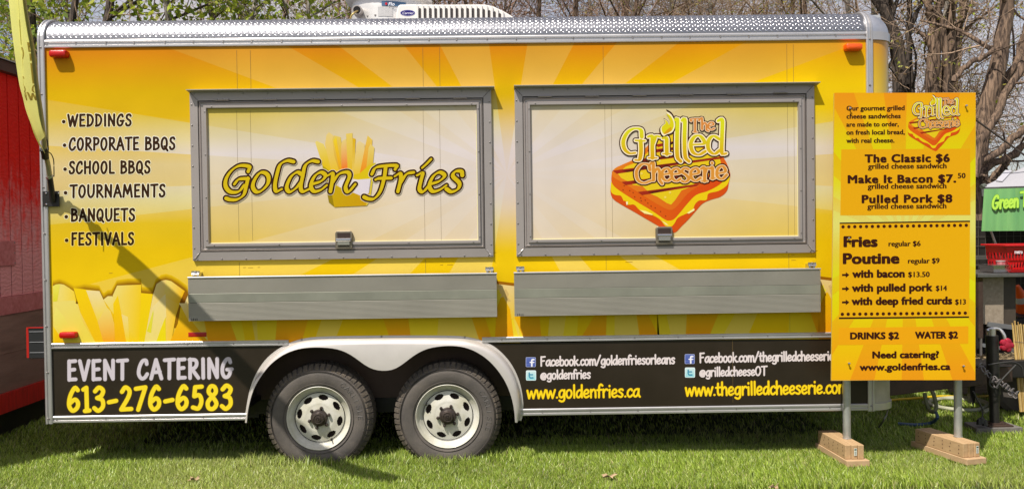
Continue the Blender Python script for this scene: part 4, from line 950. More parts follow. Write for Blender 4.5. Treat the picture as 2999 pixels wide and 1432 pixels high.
GF = [[(302, 462), (312, 412), (215, 403), (135, 450), (80, 530), (72, 610), (120, 668), (205, 665), (262, 600)], [(300, 530), (280, 620), (255, 700), (190, 745), (120, 748), (78, 735)], [(160, 592), (200, 545), (250, 535), (305, 535)],
      [(478, 478), (420, 478), (365, 550), (350, 620), (385, 668), (440, 655), (500, 590), (510, 520), (478, 478)],
      [(765, 362), (700, 352), (630, 390), (598, 480), (575, 600), (590, 662), (645, 640)],
      [(1015, 362), (950, 355), (885, 400), (860, 500), (838, 620), (860, 665), (925, 640)], [(850, 492), (800, 470), (735, 520), (695, 620), (725, 668), (790, 630), (845, 560)],
      [(955, 590), (1045, 560), (1090, 505), (1045, 470), (980, 510), (942, 600), (970, 662), (1040, 650), (1105, 600)],
      [(1110, 505), (1160, 480), (1162, 540), (1140, 665)], [(1160, 580), (1225, 490), (1310, 468), (1335, 510), (1295, 620), (1325, 668), (1395, 590)],
      [(1562, 490), (1600, 425), (1690, 405), (1812, 402), (1800, 440)], [(1705, 408), (1690, 520), (1650, 660), (1590, 735), (1530, 740), (1485, 722)], [(1600, 545), (1640, 532), (1760, 528)],
      [(1795, 512), (1850, 482), (1858, 540), (1828, 665)], [(1855, 580), (1915, 490), (1990, 470)],
      [(2022, 502), (2080, 478), (2062, 560), (2048, 640), (2085, 668), (2140, 610)], [(2075, 425), (2120, 385), (2168, 335)],
      [(2160, 590), (2250, 560), (2305, 505), (2255, 470), (2190, 510), (2150, 600), (2180, 662), (2250, 650), (2325, 600)],
      [(2485, 500), (2475, 460), (2415, 462), (2390, 510), (2455, 580), (2440, 640), (2375, 668), (2325, 640)]]
def nib(wmin, wmax, a0): return lambda a: (wmin+(wmax-wmin)*abs(math.sin(a-a0)))/2
for col, g, l in (((228, 214, 190), 6.6, 11), ((52, 24, 10), 5.4, 12), ((202, 174, 16), .3, 13)):
    for S_ in GF: p.stroke(catmull(c7(S_), 6), nib(4.4, 12.0, R(-35)), col, l, g)
p.build('chip_logo', PRINT, H1[1])

# ---- the sandwich logo, used on the second hatch and on the board
def logo(p, X, sc, small=False, L0=0):
    """X maps logo drawing units (1230 square) to photo px, sc px per unit"""
    def P_(P, c, l): p.poly(X(P), c, L0+l)
    def Gd(P, a, ca, b, cb, l): p.poly(X(P), None, L0+l, grad=(X([a])[0], ca, X([b])[0], cb))
    def sm(P): return [tuple(q) for q in catmull(P, 4)]
    P_(sm([(30, 700), (26, 790), (50, 850), (120, 900), (260, 980), (440, 1085), (560, 1150), (610, 1172), (650, 1162), (700, 1110), (770, 1040), (840, 960), (900, 895), (980, 858), (1070, 830), (1130, 775), (1150, 690), (1162, 620), (1140, 540)])+[(600, 700)], (200, 74, 14), 1)
    P_(sm([(30, 690), (28, 770), (45, 800), (80, 815), (125, 822), (150, 868), (165, 868), (190, 905), (250, 905), (295, 950), (360, 990), (440, 1012), (500, 1050), (545, 1105), (600, 1112), (630, 1085), (665, 1030), (740, 992), (800, 965), (828, 900), (870, 865), (935, 860), (955, 800), (1050, 775), (1130, 720), (1158, 640), (1140, 560)])+[(600, 850)], (222, 190, 14), 2)
    Gd(sm([(38, 605), (34, 680), (60, 730), (130, 785), (280, 880), (430, 970), (540, 1045), (585, 1056), (630, 1040), (690, 975), (760, 890), (840, 812), (950, 775), (1060, 715), (1125, 640), (1142, 570)])+[(600, 800)], (300, 850), (206, 92, 14), (900, 800), (204, 70, 14), 3)
    Gd(sm([(38, 605), (70, 560), (140, 525), (260, 470), (330, 400), (420, 300), (500, 215), (560, 190), (690, 200), (730, 240), (800, 285), (920, 340), (1060, 420), (1110, 480), (1135, 560), (1050, 640), (880, 720), (760, 800), (660, 915), (590, 955), (470, 900), (300, 795), (150, 700), (60, 650), (38, 605)]), (200, 500), (214, 118, 24), (900, 600), (206, 92, 20), 4)
    Gd([(95, 612), (170, 545), (280, 500), (390, 400), (470, 310), (560, 235), (680, 240), (760, 300), (900, 370), (1060, 455), (1075, 520), (1010, 590), (880, 660), (780, 740), (700, 770), (640, 860), (600, 905), (560, 890), (470, 830), (400, 800), (330, 730), (240, 720), (200, 690), (130, 655)], (500, 300), (222, 186, 30), (600, 880), (214, 186, 24), 5)
    bars = [((440, 350), (760, 290)), ((370, 405), (960, 335)), ((225, 495), (1060, 400)), ((45, 598), (1110, 462)), ((130, 705), (1135, 580)), ((285, 800), (880, 720))]
    for (a, b) in bars:
        w = 15 if a[1] > 380 else 11
        P_([(a[0], a[1]-w), (b[0], b[1]-w), (b[0]-40, b[1]+w*.6), (a[0]+40, a[1]+w)], (150, 40, 20), 6); P_([(a[0]+90, a[1]-w*.9), (b[0]-60, b[1]-w*.7), (b[0]-120, b[1]), (a[0]+140, a[1]-w*.1)], (88, 26, 18), 7)
    if not small:
        for a in ((155, 725), (145, 765), (208, 772), (240, 790), (255, 830), (312, 842), (316, 868), (355, 862), (380, 890), (410, 918), (450, 935), (500, 970), (548, 1012)): P_([(a[0]-5, a[1]-5), (a[0]+5, a[1]-3), (a[0]+4, a[1]+6), (a[0]-4, a[1]+4)], (120, 40, 14), 8)
        for a in ((490, 490), (320, 610), (545, 835), (590, 790), (700, 690), (380, 565)): P_(sm([(a[0]-12, a[1]), (a[0], a[1]-12), (a[0]+12, a[1]), (a[0], a[1]+12), (a[0]-12, a[1])]), (226, 200, 90), 8)
        P_([(300, 955), (360, 965), (430, 998), (420, 1004), (350, 990)], (236, 220, 140), 8); P_([(508, 1055), (545, 1075), (575, 1100), (555, 1098)], (236, 224, 150), 8); P_([(172, 880), (190, 876), (188, 905), (178, 908)], (236, 228, 190), 8); P_([(750, 985), (820, 940), (822, 960), (770, 990)], (236, 224, 160), 8)
    GR = [[(322, 262), (312, 196), (245, 186), (185, 225), (148, 300), (158, 375), (205, 418), (262, 415)], [(262, 297), (352, 302)], [(312, 302), (315, 400), (300, 478), (258, 482)], [(382, 262), (420, 258), (422, 360), (424, 462)], [(385, 463), (466, 463)], [(426, 330), (455, 262), (498, 262)],
          [(520, 278), (555, 274), (558, 350), (560, 425)], [(522, 424), (600, 424)], [(640, 104), (660, 104), (656, 300), (660, 450), (692, 495)], [(706, 108), (730, 104), (727, 300), (735, 450), (770, 495)],
          [(795, 338), (915, 325), (880, 258), (825, 260), (788, 325), (805, 405), (862, 432), (925, 400)], [(1058, 285), (1000, 255), (955, 300), (955, 380), (1008, 425), (1062, 390)], [(1045, 112), (1085, 102), (1083, 260), (1082, 415), (1125, 420)]]
    CH = [[(400, 575), (385, 528), (320, 525), (272, 590), (285, 670), (340, 700), (405, 680)], [(405, 518), (430, 506), (432, 590), (434, 672), (415, 676)], [(434, 610), (470, 560), (492, 600), (492, 670), (515, 705)], [(515, 622), (588, 605), (565, 562), (520, 588), (520, 650), (560, 682), (600, 660)],
          [(605, 620), (682, 605), (655, 562), (610, 588), (610, 650), (648, 682), (690, 660)], [(768, 572), (730, 560), (702, 592), (745, 625), (768, 660), (735, 690), (702, 680)], [(788, 622), (862, 603), (838, 560), (792, 588), (792, 648), (832, 678), (880, 652)], [(885, 566), (915, 556), (918, 680)], [(890, 682), (945, 682)], [(919, 610), (940, 562), (972, 566)],
          [(972, 562), (992, 556), (994, 655)], [(975, 656), (1018, 654)], [(988, 510), (990, 512)], [(1035, 612), (1115, 590), (1088, 540), (1042, 568), (1038, 635), (1082, 662), (1128, 622)]]
    TH = [[(790, 112), (790, 96), (865, 92), (866, 108)], [(828, 96), (828, 215)], [(810, 218), (850, 218)], [(880, 92), (893, 90), (894, 190)], [(894, 155), (918, 130), (935, 150), (936, 195), (955, 208)], [(955, 160), (1002, 148), (985, 124), (955, 145), (955, 178), (982, 195), (1010, 182)]]
    def word(S, wmin, wmax, l, cols, fills=None):
        for (col, g), ll in zip(cols, range(len(cols))):
            for s_ in S:
                pts = np.array(X(s_)); pts = catmull(pts, 5) if len(pts) > 2 else np.array([pts[0]*(1-t)+pts[1]*t for t in np.linspace(0, 1, 4)])
                gr = None
                if ll == len(cols)-1 and fills: yy = [q[1] for q in X([(0, fills[0]), (0, fills[2])])]; gr = (yy[0], fills[1], yy[1], fills[3])
                p.stroke(pts, nib(wmin*sc, wmax*sc, 0), col, L0+l+ll, g*sc, grad=gr)
    word(CH, 12, 30, 10, [((64, 22, 12), 19), ((232, 200, 160), 7), ((206, 138, 50), 0)])
    word(GR, 15, 38, 13, [((56, 28, 14), 20), ((240, 222, 190), 9.5), ((202, 196, 30), 0)], (180, (206, 206, 30), 460, (206, 160, 20)))
    word(TH, 8, 20, 13, [((56, 28, 14), 15), ((232, 204, 170), 6), ((204, 130, 60), 0)])
    FL = sm([(530, 255), (505, 225), (500, 180), (525, 150), (545, 130), (535, 95), (570, 120), (585, 150), (595, 110), (575, 60), (555, 25), (600, 50), (632, 110), (636, 170), (610, 220), (560, 240), (530, 255)])
    c = np.mean(FL, axis=0)
    P_([tuple(c+(np.array(q)-c)*1.17) for q in FL], (56, 28, 14), 14); P_(FL, (240, 226, 190), 15); P_([tuple(c+(np.array(q)-c)*.84) for q in FL], (208, 196, 20), 16)
    P_(sm([(530, 235), (560, 200), (600, 170), (600, 205), (560, 232), (530, 235)]), (204, 150, 16), 17)
p = Print(HP, .0002)
logo(p, lambda P: [(1780+x/3.237, 320+y/3.237) for x, y in P], 1/3.237)
p.build('sandwich_logo', PRINT, H2[1])

# ------------------------------------------------------------------ roof units
ZR = ZC+CRV
# air conditioner: moulded white shroud, ribs and slots
yA = .62
A_ = MB(); sp_ = lambda px, py: tuple(at(px, py, yA)[[0, 2]])
prof = [sp_(1157, 76), sp_(1160, 40), sp_(1165, 18), sp_(1172, 14), sp_(1210, 13.5), sp_(1300, 14), sp_(1420, 13.5), sp_(1445, 19), sp_(1475, 33), sp_(1500, 48), sp_(1523, 68), sp_(1527, 76)]
prof = [(x, z-.03 if i in (0, 11) else z) for i, (x, z) in enumerate(prof)]
A_.prism_y(prof[::-1], yA, yA+.68); AC = A_.build('air_conditioner', WHITEP, TR, bevel=.01)
m = MB()
for k in range(17):
    px = 1222+k*15.6; top = np.interp(px, [1200, 1420, 1445, 1475, 1500, 1523], [15, 15, 20, 34, 49, 68])
    a = sp_(px, top+2); b = sp_(px, 76); m.prism_y([(a[0]-.007, b[1]-.03), (a[0]+.007, b[1]-.03), (a[0]+.007, a[1]), (a[0]-.007, a[1])], yA-.012, yA+.002)
m.build('shroud_rib', WHITEP, AC)
SL = mat('vent slot shade', (.06, .05, .05), .8)  # dark plates on the shroud face, shade of the slots put into colour
for k in range(16):
    px = 1229.8+k*15.6; top = np.interp(px, [1200, 1400, 1445, 1475, 1500, 1523], [25, 25, 33, 44, 57, 76])
    for (ya, yb) in ((max(25, top), 55), (62, 76)):
        if k > 12 and ya > 40: ya = max(ya, top+1)
        if yb-ya < 3: continue
        if k == 0 and ya > 50: continue
        a, b = sp_(px-3.9, ya), sp_(px+3.9, yb); r = .006
        m = MB(); m.prism_y([(a[0], b[1]+r), (a[0]+r, b[1]), (b[0]-r, b[1]), (b[0], b[1]+r), (b[0], a[1]-r), (b[0]-r, a[1]), (a[0]+r, a[1]), (a[0], a[1]-r)], yA-.0012, yA+.03); m.build('vent_slot_shade', SL, AC)
APl = Plane((0, yA-.001, 0), (0, -1, 0)); p = Print(APl, .0004)
el = lambda cx, cy, a, b, n=24: [(cx+a*math.cos(2*math.pi*i/n), cy+b*math.sin(2*math.pi*i/n)) for i in range(n)]
p.poly(el(1194, 39, 22, 9), (150, 150, 190), 1); p.poly(el(1194, 39, 20.6, 7.8), (44, 36, 110), 2)
typeset(p, 'Carrier', 1178, 1211, 42.5, 7, (230, 226, 240), 3, .01, 0, 1, .25); p.build('maker_badge', PRINT, AC)
# exhaust fan in its curb
yF = 1.0
cF = at(1141, 40, yF); zf = lambda py: at(1141, py, yF-.3)[2]
zh = at(1141, 14, yF)[2]
m = MB(); m.lathe([(.285, ZR-.03), (.285, zh-.09), (.280, zh-.02), (.266, zh+.03)], (cF[0], yF, 0), 'z', 40); SPUN = mat('spun aluminium', (.72, .70, .68), .42, .5, var=.08, vscale=8); FN = m.build('exhaust_fan', SPUN, TR, smooth=True)
m = MB(); m.lathe([(.262, zh-.004), (.318, zh), (.326, zh+.012), (.315, zh+.05), (.24, zh+.14), (.12, zh+.18), (.01, zh+.19)], (cF[0], yF, 0), 'z', 40); m.build('fan_hood', SPUN, FN, smooth=True)
jx = at(1048, 34, yF-.26)
m = MB(); m.lathe([(.001, yF-.300), (.034, yF-.300), (.036, yF-.296), (.036, yF-.2)], (jx[0], 0, jx[2]), 'y', 24); JB = m.build('junction_box', mat('cast fitting', (.40, .36, .34), .5, .5), FN, smooth=True)
m = MB(); m.lathe([(.027, yF-.3012), (.001, yF-.3012)], (jx[0], 0, jx[2]), 'y', 20); m.build('box_opening', GAP, JB)
m = MB(); m.tube(catmull([(jx[0]+.005, yF-.30, jx[2]-.01), (jx[0]-.01, yF-.34, jx[2]-.03), (jx[0]-.035, yF-.345, jx[2]-.06), (jx[0]-.05, yF-.34, jx[2]-.12), (jx[0]-.055, yF-.33, ZR)], 5), .007, 8); m.build('conduit', mat('brass conduit', (.45, .33, .12), .4, .5), FN, smooth=True)
def drum(px, py, r):
    q = at(px, py, yF-.28); dx_ = np.clip((q[0]-cF[0])/r, -.98, .98); a = math.asin(dx_); return (cF[0]+r*math.sin(a), yF-r*math.cos(a), q[2])
def patch(name, x0, x1, y0, y1, mt, par, r=.2875, n=7):
    m = MB(); V = []
    for px in np.linspace(x0, x1, n):
        V += [drum(px, y0, r), drum(px, y1, r)]
    m.add(V, [(2*i, 2*i+2, 2*i+3, 2*i+1) for i in range(n-1)]); return m.build(name, mt, par)
patch('paper_label', 1107, 1150, 21, 49, mat('grey paper label', (.50, .49, .49), .6, var=.1, vscale=60), FN)
patch('brand_label', 1118, 1187, 5, 19, mat('blue label', (.07, .14, .26), .4), FN, .2885)
FPl = Plane((0, yF-.292, 0), (0, -1, 0)); p = Print(FPl, .0004)
typeset(p, 'Flo', 1137, 1155, 17.5, 10, (226, 226, 232), 3, .02, 0, 1, .25); p.poly(el(1131, 12, 3.4, 4), (190, 40, 50), 2); p.build('brand_lettering', PRINT, FN)
m = MB()
for px, py in ((1075, 45), (1099, 45), (1088, 61)): m.dome(drum(px, py, .286), .008 if py < 60 else .013, .004)
m.build('fan_bolt', SCREW, FN, kind='stuff')

# ------------------------------------------------------------------ drawbar, jack, chains
AX, AY = 3.86, .98
m = MB()
def chan(a, b, z0, z1, t=.05):
    a = np.array(a, float); b = np.array(b, float); d = unit(b-a); nr = np.array([d[1], -d[0], 0])*t/2
    V = [a-nr, b-nr, b+nr, a+nr]; P = [(*(v[:2]), z0) for v in V]+[(*(v[:2]), z1) for v in V]
    m.add(P, [(0, 3, 2, 1), (4, 5, 6, 7), (0, 1, 5, 4), (1, 2, 6, 5), (2, 3, 7, 6), (3, 0, 4, 7)])
chan((2.35, .36, 0), (AX-.05, AY-.04, 0), .335, .462); chan((2.35, 1.68, 0), (AX-.05, AY+.08, 0), .335, .462)
m.box(2.52, 2.6, .5, 1.5, .34, .455)
TG = m.build('drawbar', RUSTY, TR, bevel=.004)
m = MB(); m.box(AX-.42, AX-.1, AY-.16, AY+.2, .463, .475); m.box(AX-.1, AX+.16, AY-.045, AY+.045, .36, .49); m.tube([(AX+.16, AY, .43), (AX+.22, AY, .40)], .05, 12); m.build('coupler', BLACKM, TG, bevel=.006)
JX, JY = at(2925, 1150, .62)[0], .62
m = MB(); ztop = at(2915, 982, JY)[2]
m.tube([(JX-.035, JY, .30), (JX-.05, JY, ztop)], .042, 16); m.tube([(JX-.03, JY, .09), (JX-.035, JY, .32)], .034, 16)
JK = m.build('jack', BLACKM, TR, smooth=True)
m = MB(); m.box(JX-.115, JX+.06, JY-.08, JY+.09, .082, .092); m.box(JX-.08, JX+.02, JY-.05, JY+.05, .0925, .10); m.build('foot_plate', RUSTY, JK)
m = MB(); zt = ztop; m.tube(catmull([(JX-.085, JY, zt+.035), (JX-.05, JY, zt+.05), (JX+.0, JY-.01, zt+.045), (JX+.02, JY-.03, zt+.01), (JX+.03, JY-.035, zt-.05)], 5), .011, 8); m.tube([(JX-.05, JY, zt), (JX-.05, JY, zt+.05)], .026, 12)
JH = m.build('crank', mat('bright crank', (.6, .58, .56), .3, .8), JK, smooth=True)
m = MB()
for k in range(5):
    t = 2*math.pi*k/5; m.dome((JX+.028+.028*math.cos(t), JY-.045, zt-.065+.028*math.sin(t)), .026, .03, n=10)
m.dome((JX+.028, JY-.05, zt-.065), .034, .03, n=12); m.build('hand_knob', mat('red knob', (.32, .01, .03), .4), JH, smooth=True)
m = MB(); rings = [(2872+9*k+rng.normal(0, 1.5), 1065+12*k+rng.normal(0, 2)) for k in range(6)]+[(2950+7*k, 1140+(5 if k % 2 else -5)+4*k) for k in range(5)]+[(2915+9*k, 1110+6*k) for k in range(5)]
for i, (px, py) in enumerate(rings):
    c = at(px, py, JY-.07+.01*(i % 2)); th = (i % 2)*1.2+.5; V = [c+np.array([math.cos(t)*.020*math.cos(th)+math.sin(t)*.012*math.sin(th), .012*math.sin(t+th), math.cos(t)*.020*math.sin(th)-math.sin(t)*.012*math.cos(th)]) for t in np.linspace(0, 2*math.pi, 11)]
    m.tube(V, .0055, 6, caps=False)
m.build('safety_chain', mat('chain steel', (.2, .18, .17), .45, .6), TG)
for P in ([(2893, 1068), (2930, 1062), (2970, 1060), (2992, 1075), (2998, 1100)], [(2903, 1095), (2898, 1125), (2915, 1135), (2935, 1110), (2975, 1068)], [(2850, 1145), (2862, 1170), (2878, 1200), (2876, 1225)]):
    m = MB(); m.tube([at(x, y, JY-.09) for x, y in catmull(P, 5)], .006, 6); m.build('brake_cable', mat('cable', (.03, .028, .026), .5), TG)
m = MB()
for c in ((2876, 1226), (2868, 1230), (2884, 1233)): m.dome(at(*c, JY-.09)-np.array([0, 0, .03]), .022, .05, (0, 0, 1), 7)
m.build('cable_plug', BLACKM, TG)
jb = thing('paving_slab', 'grey paving slab under the foot of the trailer jack', 'paving slab', (JX-.06, JY, .05))
m = MB(); m.prism_z([(JX-.22, JY-.10), (JX+.12, JY-.09), (JX+.10, JY+.11), (JX-.20, JY+.10)], .03, .081); m.build('slab', mat('concrete slab', (.15, .135, .12), .85, var=.25, vscale=12, bump=.3), jb, bevel=.004)

# ------------------------------------------------------------------ menu board on pipe legs
BPT = at(2443.5, 274, -.125); BPB = at(2434.8, 1114.3, -.205); BPR = at(2857.6, 271.4, -.125)
bn = unit(np.cross(BPR-BPT, BPB-BPT)); bn = -bn if bn[1] > 0 else bn
BP = Plane(BPT, bn)
BD = thing('menu_board', 'tall yellow menu board for grilled cheese sandwiches on two grey pipe legs with timber feet', 'menu board', (2.42, -.09, 0))
TH_ = .012
CN = [BP.pt(2443.5, 274), BP.pt(2857.6, 271.4), BP.pt(2856.5, 1110.3), BP.pt(2434.8, 1114.3)]
m = MB(); V = CN+[c-bn*TH_ for c in CN]; m.add(V, [(0, 1, 2, 3), (7, 6, 5, 4), (0, 4, 5, 1), (1, 5, 6, 2), (2, 6, 7, 3), (3, 7, 4, 0)])
BB = m.build('board', mat('board core', (.62, .40, .08), .4), BD)
p = Print(BP, .0003, .93)
# gradient ground: orange top -> lime -> orange; sampled in bands
gst = [(271, (224, 158, 14)), (330, (222, 172, 8)), (400, (214, 188, 8)), (470, (208, 200, 6)), (520, (212, 200, 20)), (600, (212, 204, 90)), (660, (212, 208, 110)), (740, (212, 192, 60)), (820, (208, 206, 20)), (900, (212, 198, 8)), (960, (218, 188, 8)), (1020, (224, 182, 8)), (1114, (228, 168, 14))]
def gcol(y, dk=0):
    ys = [g[0] for g in gst]; c = [np.interp(y, ys, [g[1][i] for g in gst]) for i in range(3)]
    if dk: t = abs(y-700)/430; o = np.array((220, 128, 22)); w = .10+.55*min(1, max(0, t-.1)); c = np.array(c)*(1-w)+o*w
    return tuple(c)
def bx_(y): return np.interp(y, [273, 1114], [2443.5, 2434.8]), np.interp(y, [271, 1110], [2857.6, 2856.5])
ys = list(np.linspace(272.5, 1112.5, 43))
for a, b in zip(ys[:-1], ys[1:]):
    l0, r0 = bx_(a); l1, r1 = bx_(b); p.poly([(l0, a), (r0, a), (r1, b), (l1, b)], None, 0, grad=((2650, a), gcol(a), (2650, b), gcol(b)))
# rays from the middle of the board, clipped to it
def clip_poly(P, x0, x1, y0, y1):
    for ax, lim, sg in ((0, x0, 1), (0, x1, -1), (1, y0, 1), (1, y1, -1)):
        o = []
        for i in range(len(P)):
            a, b = P[i-1], P[i]; fa, fb = (a[ax]-lim)*sg, (b[ax]-lim)*sg
            if fb >= 0:
                if fa < 0: t = fa/(fa-fb); o.append((a[0]+(b[0]-a[0])*t, a[1]+(b[1]-a[1])*t))
                o.append(b)
            elif fa >= 0: t = fa/(fa-fb); o.append((a[0]+(b[0]-a[0])*t, a[1]+(b[1]-a[1])*t))
        P = o
        if len(P) < 3: return []
    return P
CX_, CY_ = 2648, 700
for k in range(18):
    a0 = R(20*k+2); a1 = R(20*k+11)
    if abs(math.sin((a0+a1)/2)) < .3: continue
    tri = [(CX_, CY_), (CX_+900*math.cos(a0), CY_+900*math.sin(a0)), (CX_+900*math.cos(a1), CY_+900*math.sin(a1))]
    for ya, yb in zip(ys[:-1], ys[1:]):
        l0, r0 = bx_((ya+yb)/2); q = clip_poly(tri, l0+1, r0-1, ya, yb)
        if q: p.poly(q, None, 1, grad=((2650, ya), gcol(ya, 1), (2650, yb), gcol(yb, 1)))
# orange boxes
p.poly([(2464, 438), (2841, 436), (2842, 630), (2461, 631)], (219, 160, 12), 2)
p.poly([(2459, 652), (2841, 648), (2838, 929), (2457, 931)], (220, 164, 10), 2)
p.poly([(2457, 960), (2836, 955), (2836, 1006), (2456, 1010)], (225, 158, 14), 2)
for P in ([(2459, 652), (2841, 646), (2841, 650.5), (2459, 656)], [(2457, 929), (2838, 926), (2838, 930.5), (2457, 934)]): p.poly(P, (50, 22, 10), 3)
for i in range(22):
    t = i/21; p.poly(el(2469+t*361, 664.5-t*4.5, 5.1, 5.1, 12), (64, 24, 10), 3); p.poly(el(2467+t*360, 920-t*3.5, 5.1, 5.1, 12), (64, 24, 10), 3)
p.build('printed_face', PRINT, BB)
D = (56, 22, 12)
T_ = [('Our gourmet grilled', 2479, 2649.5, 324.5, 13.5, .030), ('cheese sandwiches', 2479, 2638, 348, 13.5, .030), ('are made to order,', 2478.5, 2632.5, 371.5, 13, .030), ('on fresh local bread,', 2478.5, 2650, 395, 13.5, .030), ('with real cheese.', 2478.5, 2620, 419, 13.5, .030),
      ('The Classic $6', 2532.5, 2781.5, 476, 25, .045), ('grilled cheese sandwich', 2542, 2772.5, 495, 15, .030), ('Make It Bacon $7.', 2483, 2800, 536.5, 25, .045), ('50', 2805, 2828, 522, 14.5, .04), ('grilled cheese sandwich', 2541, 2772, 553.5, 15, .030),
      ('Pulled Pork $8', 2524, 2789, 594.5, 25, .045), ('grilled cheese sandwich', 2540, 2772, 612, 15, .030),
      ('Fries', 2471, 2570, 722.5, 33, .045), ('regular $6', 2602, 2696.5, 721, 14.5, .03), ('Poutine', 2469, 2634, 772, 33, .045), ('regular $9', 2659, 2752, 771, 14.5, .03),
      ('with bacon', 2496, 2649.5, 812.5, 23, .04), ('$13.50', 2659.5, 2723, 811, 14.5, .03), ('with pulled pork', 2495, 2731, 853.5, 23, .04), ('$14', 2740.5, 2773.5, 851, 14.5, .03),
      ('with deep fried curds', 2494, 2788.5, 892.5, 23, .04), ('$13', 2797, 2829, 891, 14.5, .03), ('DRINKS $2', 2490, 2633, 992.5, 21, .04), ('WATER $2', 2680, 2805.5, 990.5, 21, .04),
      ('Need catering?', 2555, 2750, 1048, 21, .04), ('www.goldenfries.ca', 2517.5, 2783.5, 1084, 20, .04)]
for t, x0, x1, yb, h, wgt in T_:
    p = Print(BP, .0003, .93); typeset(p, t, x0+.06*h, x1-.06*h, yb, h*(.95 if t[0].isupper() and h > 18 else 1.0 if h > 18 else 1.08), D, 5, .0, -.008, 1.12 if h == 25 else 1.03, bold=h*(.085 if h > 18 else .066), bv=.55 if h > 18 else .28); p.build('lettering', PRINT, BB)
p = Print(BP, .0003, .93)
for y in (805, 845.5, 885):
    for P in ([(2466, y-2.7), (2477.5, y-2.8), (2477.5, y+3), (2466, y+3)], [(2477, y-8.3), (2487.5, y), (2477, y+8.3)]): p.poly(P, D, 5)
p.build('arrow', PRINT, BB)
p = Print(BP, .0003, .93)
x0_, y0_ = 2430+715/3.075, 260+50/3.075
logo(p, lambda P: [(2659.5+(x-30)*.1363, 279.5+(y-25)*.1425) for x, y in P], .139, True, 3); p.build('sandwich_logo', PRINT, BB)
for px, py in ((2487, 319), (2826.5, 311.5), (2483.5, 698), (2484, 1063), (2818.5, 1071)):
    m = MB(); c = BP.pt(px, py); m.tube([c, c+bn*.018], .0045, 8); m.dome(c+bn*.018, .008, .004, bn, 8); m.build('bolt', CHROME, BD)
WOOD = mat('fresh spruce', (.40, .25, .125), .65, 0, var=.3, vscale=7, stretch=(6, 1.2, 6), bump=.1, bscale=30, col2=(.54, .36, .19))
WOODB = mat('spruce plank', (.42, .27, .14), .7, 0, var=.3, vscale=6, stretch=(5, 1.2, 5), col2=(.55, .38, .22))
WEND = mat('end grain', (.42, .26, .12), .8, 0, var=.3, vscale=30, col2=(.52, .35, .18))
LBL = mat('white sticker', (.7, .72, .66), .4); LBG = mat('green sticker', (.2, .4, .15), .5)
for (xa, ya, xb, yb, wx, pxp) in ((2.035, .14, 2.058, -.25, .118, 2480.5), (2.685, .14, 2.79, -.26, .120, 2806)):
    zb = .052; d = unit((xb-xa, yb-ya, 0)); r_ = np.array([-d[1], d[0], 0])
    if r_[0] < 0: r_ = -r_
    FT = MB(); a = np.array((xa, ya, 0)); b = np.array((xb, yb, 0)); e = .018
    def slab(mb, o0, o1, z0, z1, f0=0, f1=0):
        P = [a+r_*o0-d*f0, b+r_*o0+d*f1, b+r_*o1+d*f1, a+r_*o1-d*f0]; V = [(q[0], q[1], z0) for q in P]+[(q[0], q[1], z1) for q in P]
        mb.add(V, [(0, 3, 2, 1), (4, 5, 6, 7), (0, 1, 5, 4), (1, 2, 6, 5), (2, 3, 7, 6), (3, 0, 4, 7)])
    slab(FT, -.006, wx+.022, zb, zb+.038, .03, .035); FO2 = FT.build('timber_foot', WOODB, BD, bevel=.003)
    for k in range(3):
        m = MB(); slab(m, k*wx/3+.0008, (k+1)*wx/3-.0008, zb+.039, zb+.127, 0, .004*((k*7) % 3)-.002); m.build('stud', WOOD, FO2, bevel=.0035)
    # nail heads down the side
    m = MB()
    for t in np.linspace(.08, .92, 6):
        for z in (zb+.06, zb+.085, zb+.108): q = a+(b-a)*(t+rng.normal(0, .01)); m.dome((q[0]-.0008, q[1], z), .004, .0015, -r_, 6)
    m.build('nail', mat('nail', (.12, .06, .03), .6, .3), FO2, kind='stuff')
    q = b+d*.0075+r_*(.062 if pxp < 2600 else .1)
    m = MB(); m.add([q+r_*-.009+np.array([0, 0, zb+.062]), q+r_*.009+np.array([0, 0, zb+.062]), q+r_*.009+np.array([0, 0, zb+.108]), q-r_*.009+np.array([0, 0, zb+.108])], [(0, 1, 2, 3)])
    m.build('price_sticker', LBL, FO2)
    m = MB(); q2 = q+d*.0006; m.add([q2+r_*-.007+np.array([0, 0, zb+.095]), q2+r_*.007+np.array([0, 0, zb+.095]), q2+r_*.007+np.array([0, 0, zb+.104]), q2-r_*.007+np.array([0, 0, zb+.104])], [(0, 1, 2, 3)])
    for i in range(5): zz = zb+.066+i*.005; m.add([q2+r_*-.006+np.array([0, 0, zz]), q2+r_*.006+np.array([0, 0, zz]), q2+r_*.006+np.array([0, 0, zz+.0018]), q2-r_*.006+np.array([0, 0, zz+.0018])], [(0, 1, 2, 3)])
    m.build('barcode', mat('barcode ink', (.05, .10, .06), .5), FO2, kind='stuff')
    zt_ = zb+.1275; c = at(pxp, 1276, -.085); topz = BP.p[2]-.1
    m = MB(); m.tube([(c[0], -.085, zt_), (c[0]-.004, -.085, topz)], .0245, 20); PL = m.build('pipe_leg', GALV, BD, smooth=True)
    m = MB(); m.tube([(c[0], -.085, zt_), (c[0], -.085, zt_+.004)], .027, 20); m.build('collar', GALV, PL)

